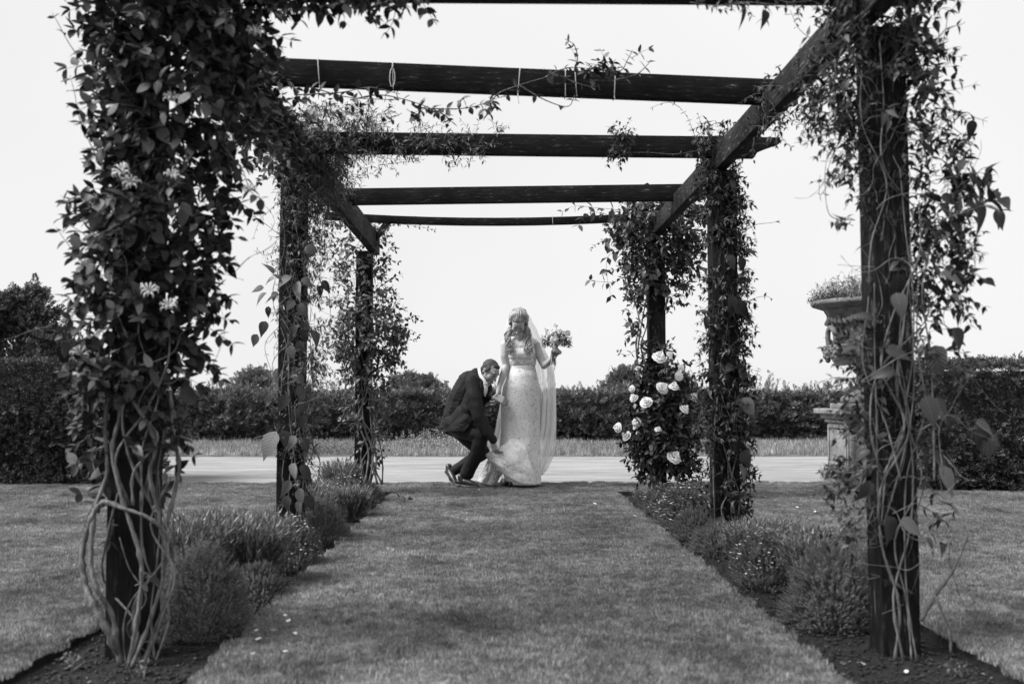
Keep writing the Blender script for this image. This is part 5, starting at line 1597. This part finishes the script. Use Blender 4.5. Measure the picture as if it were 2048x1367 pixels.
# 5. dark small-leaved climber on the second right post
t = thing('star_jasmine_vine', 'dark pointed-leaf climber hugging the second right post from beam to ground', 'climbing plant')
pl = Plant(T_point + T_heart)
Y = 5.95
ffill(Y, [(250, 1395, 1450, .6), (310, 1390, 1465), (360, 1405, 1480), (480, 1410, 1490), (560, 1415, 1490, .8), (700, 1410, 1495), (760, 1400, 1500), (860, 1405, 1500), (950, 1410, 1495), (1030, 1420, 1490, .6)], 860, .045, .10, 4, dens=-.35, maxdep=.18, core=.75)
for k in range(34):
    pl.sprig(W(1238 + rnd.gauss(0, 12), 296 + rnd.gauss(0, 15), 5.9, -.05), Vector((rnd.uniform(-.6, .6), -.6, rnd.uniform(-.3, 1.2))), .10, 4, .04, k=rnd.randrange(3))
for pts, n, s_ in ([[(1480, 470), (1510, 450), (1545, 445), (1560, 440)], 2, .035], [[(1475, 420), (1500, 450), (1510, 470), (1510, 480)], 3, .035], [[(1480, 620), (1500, 600), (1530, 592), (1545, 598)], 4, .03], [[(1420, 660), (1405, 690), (1400, 720), (1398, 760)], 9, .028], [[(1490, 770), (1510, 760), (1515, 745), (1518, 735)], 6, .03],
        [[(1400, 300), (1385, 260), (1375, 235), (1360, 215)], 8, .03], [[(1360, 215), (1340, 205), (1315, 210), (1300, 218)], 3, .025], [[(1240, 310), (1232, 290), (1228, 270), (1222, 255)], 8, .03], [[(1240, 310), (1248, 285), (1255, 270), (1262, 255)], 8, .03], [[(1238, 312), (1242, 320), (1240, 325), (1236, 330)], 6, .028], [[(1250, 305), (1300, 305), (1350, 308), (1400, 300)], 9, .025], [[(1410, 290), (1405, 260), (1400, 240), (1395, 225)], 6, .03], [[(1430, 300), (1420, 270), (1425, 260), (1440, 262)], 5, .028]):
    shoot(pl, pts, Y, s_, n, dy=rnd.uniform(-.15, -.05), k=rnd.randrange(3))
for a in ((1462, 590, 60, -80), (1470, 600, 55, -65), (1478, 622, 45, -35), (1415, 632, 36, -110), (1455, 510, 38, -60), (1480, 515, 40, -70), (1490, 500, 34, -20), (1445, 740, 42, 30), (1440, 700, 40, -70), (1478, 735, 40, -60), (1470, 880, 60, -55), (1485, 900, 50, -70), (1480, 930, 44, -60), (1485, 795, 50, -70), (1440, 760, 36, 140), (1460, 360, 34, -60), (1420, 880, 34, -120), (1450, 990, 40, 10)):
    big(pl, a[0], a[1], Y, a[2], a[3], dy=-.13, k=3 + rnd.randrange(3))
pl.finish(t, M_cle, M_twig, minpx=8)
stems(t, Y, (1430, 1478, 1060), (560, 900), 5, (1422, 1480), (.003, .006), M_palestem, post=(1418, 1480), seed=31, front=.095)
# 6. clematis head on the far right post and the rose below it
t = thing('seedhead_clematis_vine', 'bushy clematis head spilling over the top of the farthest right post', 'climbing plant')
pl = Plant(T_oval_s + T_oval[:2])
Y = 8.5
fill(pl, Y, [(400, 1250, 1400, .9), (430, 1225, 1415), (470, 1215, 1410), (510, 1235, 1400), (550, 1250, 1385, .8), (580, 1255, 1375, .5), (620, 1255, 1290, .3), (700, 1265, 1285, .2), (760, 1268, 1284, .15)], 560, .075, .15, 3, dens=-.3, maxdep=.36)
for pts, n, s_ in ([[(1240, 420), (1190, 415), (1150, 412), (1120, 425)], 7, .085], [[(1240, 440), (1200, 425), (1170, 430), (1155, 455)], 6, .085], [[(1240, 500), (1215, 515), (1215, 560), (1225, 600)], 5, .09], [[(1225, 565), (1200, 563), (1185, 562), (1178, 558)], 3, .075], [[(1250, 470), (1210, 480), (1190, 490), (1180, 500)], 7, .035], [[(1390, 480), (1405, 500), (1408, 520), (1400, 540)], 4, .085],
        [[(1370, 560), (1365, 590), (1355, 600), (1345, 615)], 5, .075], [[(1270, 580), (1280, 620), (1275, 660), (1270, 690)], 5, .07], [[(1270, 700), (1255, 710), (1240, 705), (1235, 700)], 4, .05], [[(1235, 540), (1215, 540), (1212, 545), (1210, 550)], 5, .03]):
    shoot(pl, pts, Y, s_, n, dy=rnd.uniform(-.2, .0))
pl.finish(t, M_mid, M_twig, minpx=9)
for pts in ([(1283, 800), (1273, 740), (1278, 680), (1290, 610), (1300, 560)], [(1280, 800), (1277, 740), (1272, 690), (1278, 640), (1262, 580)], [(1288, 780), (1290, 730), (1282, 690), (1295, 640), (1290, 560)], [(1330, 620), (1335, 590), (1325, 560), (1310, 540)]):
    stem_part(t, [W(a, b_, Y, -.1) for a, b_ in pts], .008, .004, M_bark)
t = thing('climbing_rose', 'climbing rose covered in large white blooms at the foot of the farthest right post', 'rose bush')
pl = Plant(T_oval_s + T_oval[:1])
fill(pl, Y, [(700, 1300, 1345, .35), (740, 1280, 1365, .6), (790, 1262, 1385), (850, 1245, 1395), (900, 1250, 1400), (935, 1270, 1390, .8), (965, 1290, 1370, .5)], 820, .065, .14, 3, dens=-.35, maxdep=.36)
for pts in ([(1330, 960), (1300, 930), (1270, 900), (1245, 870)], [(1310, 960), (1290, 925), (1265, 905), (1243, 925)], [(1350, 960), (1370, 930), (1395, 905), (1408, 885)], [(1340, 790), (1360, 755), (1375, 760), (1380, 765)], [(1320, 780), (1322, 750), (1320, 735), (1318, 722)]):
    shoot(pl, pts, Y, .06, 6, rad=.004, dy=-.1)
pl.finish(t, M_ros, M_twig, minpx=8)
for i, (px, py, sp) in enumerate(((1317, 717, 27), (1338, 709, 12), (1323, 777, 25), (1347, 775, 20), (1293, 806, 24), (1269, 797, 18), (1265, 777, 15), (1384, 797, 22), (1367, 820, 20), (1274, 845, 19), (1271, 856, 10), (1238, 855, 20), (1255, 872, 21), (1277, 867, 11), (1380, 861, 25), (1316, 860, 14), (1361, 736, 14), (1357, 752, 18), (1346, 916, 28), (1405, 888, 20), (1391, 895, 18), (1277, 737, 10))):
    dy = -.30 if 1280 < px < 1370 else -.15
    p = W(px, py, Y, dy)
    put_flower('bloom', FL[i % 3], p, Vector(((px - 1318) / 55 + rnd.uniform(-.5, .5), -1, rnd.uniform(-.2, 1.5))), sp * 1.08 * Y / FPX, t)
for i in range(6):
    stem_part(t, [W(1318 + rnd.uniform(-18, 18), 985, Y, -.1), W(1318 + rnd.uniform(-40, 40), 900, Y, -.14), W(1318 + rnd.uniform(-50, 50), 810, Y, -.12)], .007, .004, M_bark)
# 7. lone shoot trained along the second crossbeam
t = thing('trained_vine_shoot', 'long thin leafy shoot tied along the second crossbeam against the sky', 'climbing plant')
pl = Plant(T_oval)
Y = 4.66
for pts, n, s_, k in ([[(590, 190), (680, 185), (740, 175), (800, 188)], 9, .05, 0], [[(620, 175), (640, 180), (700, 195), (790, 200)], 8, .05, 0], [[(700, 200), (760, 190), (830, 205), (880, 225)], 12, .045, 0], [[(830, 215), (890, 218), (940, 215), (985, 200)], 13, .045, 0], [[(880, 225), (895, 235), (900, 242), (892, 250)], 4, .045, 0], [[(975, 205), (985, 215), (980, 225), (978, 230)], 2, .05, 0],
        [[(985, 200), (1000, 185), (1040, 170), (1090, 155)], 1, .04, 0], [[(1090, 155), (1120, 140), (1150, 135), (1200, 140)], 10, .042, 0], [[(1150, 140), (1155, 115), (1148, 90), (1130, 78)], 3, .045, 0], [[(1200, 140), (1240, 142), (1255, 120), (1265, 100)], 6, .045, 0], [[(1230, 160), (1270, 150), (1290, 135), (1302, 120)], 4, .045, 0], [[(1040, 172), (1090, 200), (1135, 213), (1150, 190)], 3, .04, 0], [[(1120, 150), (1150, 165), (1190, 175), (1180, 160)], 6, .04, 0]):
    pts = [(a, b_, -.06) for a, b_ in pts]
    shoot(pl, pts, Y + .0002 * (pts[0][0] - 900), s_, n, rad=.0035)
for k in range(16):
    pl.sprig(W(1190 + rnd.gauss(0, 38), 150 + rnd.gauss(0, 12), 4.66, -.06), Vector((rnd.uniform(-1, 1), -.6, rnd.uniform(-.4, 1))), .09, 2, .045)
for k in range(22):
    u_ = rnd.random(); pl.sprig(W(600 + 400 * u_, 190 + 30 * math.sin(u_ * 3) + rnd.gauss(0, 6), 4.6, -.05), Vector((rnd.uniform(-1, 1), -.6, rnd.uniform(-1, .3))), .07, 2, .042)
pl.finish(t, M_hon, M_palestem)
t = thing('fine_vine_runner', 'wispy runner dangling small leaves from the right part of the nearest crossbeam', 'climbing plant')
pl = Plant(T_point)
for pts, n in (([(1390, 0), (1420, 14), (1450, 20), (1480, 12)], 7), ([(1450, 8), (1500, 4), (1560, 14), (1610, 10)], 9), ([(1490, 5), (1492, 20), (1500, 28), (1504, 34)], 3), ([(1590, 8), (1600, 20), (1598, 30), (1596, 40)], 3), ([(1540, -5), (1580, 5), (1620, 2), (1650, 12)], 7)):
    shoot(pl, pts, 3.5, .028, n, rad=.0012)
pl.finish(t, M_cle, M_twig, minpx=8)
# ------------------------------------------------------------------ bed shrubs
M_heath = leafmat('heather_foliage', .05, .2, trans=.25, pale=.15, palev=.34)
M_lav = leafmat('lavender_foliage', .08, .22, trans=.25, pale=.2, palev=.42)
M_low = leafmat('thyme_foliage', .05, .15, trans=.25, pale=.08, palev=.3)
M_wfl = leafmat('tiny_white_flowers', .45, .75, trans=.3)
def bottlebrush(n, w_, lw, up):
    b = MB()
    for i in range(n):
        t = (i + .5) / n; a = i * 2.4
        d = np.array([math.cos(a), up, math.sin(a)]); d /= np.linalg.norm(d)
        p = np.array([0, t, 0]); q = np.array([-math.sin(a), 0, math.cos(a)]) * lw / 2
        L_ = w_ * (1 - .5 * t)
        b.add([p - q, p + q, p + d * L_], [(0, 1, 2)])
    b.add([(-.012, 0, 0), (.012, 0, 0), (0, 1, 0)], [(0, 1, 2)])
    return np.vstack(b.v), b.f
TB_heath = bottlebrush(16, .24, .10, .8)
TB_lav = bottlebrush(14, .34, .05, 2.4)
TB_low = bottlebrush(16, .22, .12, .5)
def mound_mesh(name, kind, seed):
    """shrub about 1 wide and 1 tall (scaled by the object)"""
    rr = random.Random(seed); rnd2 = rr
    Ms, Ts, Fm, Ft = [], [], [], []
    N, sz, T = {'heath': (3600, .095, TB_heath), 'lav': (800, .36, TB_lav), 'low': (1900, .12, TB_low), 'flower': (1700, .12, TB_low)}[kind]
    for i in range(N):
        u = rr.random(); ph = rr.uniform(0, 6.283); ct = rr.random() ** .8
        th = math.acos(ct)
        lump = 1 + .16 * mnoise.noise(Vector((math.cos(ph) * math.sin(th) * 3, math.sin(ph) * math.sin(th) * 3, ct * 3 + seed)))
        r_ = .5 * lump * (.75 + .25 * rr.random())
        n = Vector((math.sin(th) * math.cos(ph), math.sin(th) * math.sin(ph), ct))
        if kind == 'lav':
            p = Vector((n.x * r_ * .55, n.y * r_ * .55, .12 + .35 * rr.random()))
            d = (Vector((n.x * .55, n.y * .55, 1.0)) + rv() * .22).normalized(); s_ = sz * rr.uniform(.8, 1.35)
        else:
            p = Vector((n.x * r_ * .92, n.y * r_ * .92, n.z * r_ * 1.75 + .02)); d = (n + Vector((0, 0, .45 if kind == 'heath' else .7)) + rv() * .35).normalized(); s_ = sz * rr.uniform(.6, 1.25)
        Ms.append(frame(d, rv(), s_)); Ts.append(tuple(p))
        if kind == 'flower' and ct > .25 and rr.random() < .13 or kind == 'lav' and rr.random() < .0:
            e = p + d * s_
            Fm.append(frame(Vector((rr.uniform(-1, 1), rr.uniform(-1, 1), 0)), Vector((0, 0, 1)) + rv() * .5, .04)); Ft.append(tuple(e))
    b = MB(); b.inst(T[0], T[1], Ms, Ts)
    me = b.mesh(name); me.materials.append({'heath': M_heath, 'lav': M_lav, 'low': M_low, 'flower': M_low}[kind])
    fe = None
    if Ft:
        st = [(math.cos(i * 1.2566) * (.5 if i % 1 == 0 else .2), math.sin(i * 1.2566) * .5, 0) for i in range(5)]
        b = MB(); b.inst([(0, 0, .1)] + st, [(0, 1, 2), (0, 2, 3), (0, 3, 4), (0, 4, 5), (0, 5, 1)], Fm, Ft); fe = b.mesh('blossoms'); fe.materials.append(M_wfl)
    b = MB()
    for i in range(24):
        a = rr.uniform(0, 6.283); q = rr.uniform(.1, .36)
        b.tube([(0, 0, -.05), (math.cos(a) * q * .5, math.sin(a) * q * .5, .2), (math.cos(a) * q, math.sin(a) * q, .55)], .008, 3, cap=False)
    return me, fe, b.mesh('stems')
MM = {(k, s_): mound_mesh('foliage', k, s_) for k in ('heath', 'lav', 'low', 'flower') for s_ in (1, 2)}
def mound(kind, var, x, y, w_, h, label, rot=None):
    nm = {'heath': 'heather_shrub', 'lav': 'lavender_bush', 'low': 'thyme_mound', 'flower': 'candytuft_mound'}[kind]
    t = thing(nm, label, 'shrub', 'low shrubs planted along the beds', loc=(x, y, -.05))
    x += .055 if x > 0 else -.055; t.location.x = x; h *= 1.05; t.scale = (w_, w_ * .95, h); t.rotation_euler = (0, 0, rnd.uniform(0, 6))
    fo, fl, st = MM[(kind, var)]
    o = link('foliage', fo, None, t); o['kind'] = 'stuff'
    if fl: o = link('blossoms', fl, None, t); o['kind'] = 'stuff'
    if not st.materials: st.materials.append(M_twig)
    o = link('stems', st, None, t); o['kind'] = 'stuff'
    return t
mound('heath', 1, -1.10, 3.92, .42, .37, 'dense rounded heather beside the nearest left post, spilling towards the path')
mound('heath', 2, -1.33, 4.2, .34, .30, 'small heather half hidden behind the nearest left post')
mound('lav', 1, -1.34, 4.62, .50, .42, 'largest pale spiky lavender in the left bed, between the first two left posts')
mound('lav', 2, -1.12, 4.75, .44, .40, 'spiky lavender on the path side of the largest one in the left bed')
mound('lav', 2, -1.40, 5.15, .44, .36, 'spiky lavender at the lawn side of the left bed just before the second post')
mound('flower', 1, -1.03, 5.30, .34, .30, 'low mound with tiny pale flowers in front of the second left post')
mound('low', 1, -1.0, 4.45, .26, .20, 'small low mound at the path edge left, next to the dense heather')
mound('heath', 1, -1.05, 6.25, .38, .30, 'dense heather just beyond the second left post at the path edge')
mound('lav', 1, -1.22, 6.75, .40, .36, 'spiky lavender beyond the second left post')
mound('lav', 2, -1.02, 7.35, .34, .30, 'spiky lavender in the middle of the left bed far half, beside the path')
mound('flower', 2, -1.13, 7.75, .42, .32, 'tiny-flowered mound before the farthest left post')
mound('lav', 1, -1.25, 8.35, .38, .42, 'tall upright lavender spikes left of the farthest left post')
mound('low', 2, -1.02, 8.35, .30, .22, 'low mound near the far end of the left bed')
mound('lav', 2, -1.33, 7.6, .36, .32, 'lavender on the lawn side of the left bed far half')
mound('heath', 2, 1.29, 4.02, .42, .34, 'dense rounded heather beside the nearest right post')
mound('heath', 1, 1.45, 4.25, .36, .30, 'heather tucked behind the nearest right post under its vine')
mound('lav', 2, 1.42, 4.62, .42, .33, 'upright lavender between the dense heather and the flowery mound in the right bed')
mound('lav', 1, 1.53, 4.95, .36, .30, 'lavender on the lawn side of the right bed between its first two posts')
mound('flower', 1, 1.23, 4.82, .36, .29, 'white-flowered low mound at the path edge of the right bed')
mound('lav', 2, 1.30, 5.35, .40, .28, 'spreading lavender right in front of the second right post')
mound('lav', 1, 1.45, 5.45, .36, .27, 'spreading lavender at the right foot of the second right post')
mound('heath', 2, 1.20, 5.75, .32, .22, 'low heather beside the second right post at the path edge')
mound('flower', 2, 1.25, 6.85, .52, .32, 'wide small-flowered mound in the right bed, just beyond the second post')
mound('low', 1, 1.18, 6.25, .32, .22, 'dark low mound between the second right post and the wide flowery one')
mound('low', 2, 1.45, 7.3, .45, .30, 'leafy mound at the lawn side of the right bed before the rose')
mound('flower', 1, 1.22, 7.75, .38, .25, 'small-flowered mound just in front of the white rose')
mound('low', 2, 1.48, 8.0, .36, .24, 'low mound on the lawn side of the white rose')
mound('lav', 2, 1.18, 8.25, .26, .18, 'tiny lavender at the far end of the right bed')

# planting in the urn
t = thing('urn_plant', 'bushy trailing plant with small pale flowers growing out of the stone urn', 'plant')
pl = Plant(T_fine)
for i in range(560):
    a = rnd.uniform(0, 6.283); q = math.sqrt(rnd.random())
    p = Vector((UC.x + .46 * q * math.cos(a), UC.y + .46 * q * math.sin(a), 1.83))
    hgt = .30 * (1 - q ** 2) ** .7 + .05
    d = Vector((math.cos(a) * q * .9, math.sin(a) * q * .9, 1.0 - .5 * q ** 4)) + rv() * .25
    pl.sprig(p, d, hgt * rnd.uniform(.75, 1.2), 6, .045, droop=.25, rad=.002)
pl.finish(t, M_cle, M_twig, nparts=0)
Fm, Ft = [], []
for i in range(260):
    a = rnd.uniform(0, 6.283); q = math.sqrt(rnd.random()) * .9
    Ft.append((UC.x + .44 * q * math.cos(a), UC.y + .44 * q * math.sin(a), 1.86 + .28 * (1 - q * q) ** .7)); Fm.append(frame(rv(), Vector((0, -.5, 1)) + rv() * .4, .022))
st = [(math.cos(i * 1.2566) * .5, math.sin(i * 1.2566) * .5, 0) for i in range(5)]
b = MB(); b.inst([(0, 0, .1)] + st, [(0, 1, 2), (0, 2, 3), (0, 3, 4), (0, 4, 5), (0, 5, 1)], Fm, Ft); o = b.build('blossoms', M_wfl, t); o['kind'] = 'stuff'
t = thing('flowering_weed', 'pale low flowering plant at the left foot of the stone pedestal', 'plant')
pl = Plant(T_oval_s)
for i in range(60):
    pl.sprig(W(1680 + rnd.gauss(0, 14), 962, 9.75, rnd.uniform(-.1, .1)), Vector((rnd.uniform(-.5, .5), rnd.uniform(-.5, .3), 1)), .16, 4, .04)
pl.finish(t, M_jas, M_twig, nparts=0)

# fallen petals on the grass
def petal_mesh(s_):
    b = MB(); rr = random.Random(s_)
    b.grid([[((j / 3 - .5) * (.3 + .7 * math.sin((i + .6) / 4 * 3)), i / 3 - .5, .25 * ((j / 3 - .5) ** 2) + .12 * rr.random()) for j in range(4)] for i in range(4)])
    me = b.mesh('fallen_petal'); me.materials.append(M_petal); return me
PM = [petal_mesh(i) for i in range(3)]
spots = [(570, 1232), (577, 1243), (513, 1262), (545, 1262), (590, 1268), (600, 1287), (517, 1279), (571, 1304), (506, 1308), (25, 1260), (148, 1130), (1352, 1058), (1270, 1035), (958, 981), (1190, 1010), (1530, 996), (1560, 1013), (1568, 1015), (1594, 1018), (1628, 1023), (1630, 1027), (1665, 1035), (1490, 1010), (1560, 980), (1250, 1000), (1235, 990), (465, 989), (1725, 1302), (1812, 1317), (390, 1287)]
for i, (px, py) in enumerate(spots):
    Yp = CAMZ * FPX / (py - 790); p = W(px, py, Yp)
    o = link('fallen_petal', PM[i % 3]); o.location = (p.x, p.y, .022 if not (BED_R[0] < p.x < BED_R[1] or BED_L[0] < p.x < BED_L[1]) else -.03)
    o.rotation_euler = (rnd.uniform(-.4, .4), rnd.uniform(-.4, .4), rnd.uniform(0, 6)); s_ = rnd.uniform(.012, .024) * (1 if Yp < 6 else 1.5); o.scale = (s_ * .8, s_, s_)
    where = 'near the left bed' if px < 620 else ('by the urn lawn on the right' if px > 1480 else 'on the middle path')
    tag(o, 'small fallen white petal lying in the short grass ' + where, 'petal', 'fallen petals ' + where)

# crumpled dark leaves on the path and seedlings in the bare soil
M_deadleaf = leafmat('dead_leaf', .01, .03, trans=.05)
for px, py, lab in ((800, 998, 'larger of two crumpled dark leaves on the path near the left bed end'), (816, 1004, 'smaller of two crumpled dark leaves on the path near the left bed end')):
    Yp = CAMZ * FPX / (py - 790)
    b = MB(); tv, tf = T_oval[1]
    for k in range(5): b.inst(tv, tf, [frame(rv(), rv(), .05 if px < 810 else .035)], [(rnd.uniform(-.02, .02), rnd.uniform(-.02, .02), .02)])
    tag(b.build('fallen_leaf', M_deadleaf, loc=W(px, py, Yp)), lab, 'leaf', 'dark fallen leaves on the path')
for x, y, lab in ((-1.42, 3.42, 'small weed seedling in the bare soil left of the nearest left post'), (-1.18, 3.35, 'small weed seedling in the bare soil in front of the nearest left post'), (1.5, 3.3, 'small weed seedling in the bare soil in front of the nearest right post')):
    t = thing('weed_seedling', lab, 'weed', 'seedlings in the bare soil')
    pl = Plant(T_oval_s)
    for k in range(6): pl.sprig((x + rnd.gauss(0, .015), y + rnd.gauss(0, .015), -.04), Vector((rnd.uniform(-.7, .7), rnd.uniform(-.5, .5), 1)), .05, 2, .022)
    pl.finish(t, M_jas, M_twig, minpx=8)
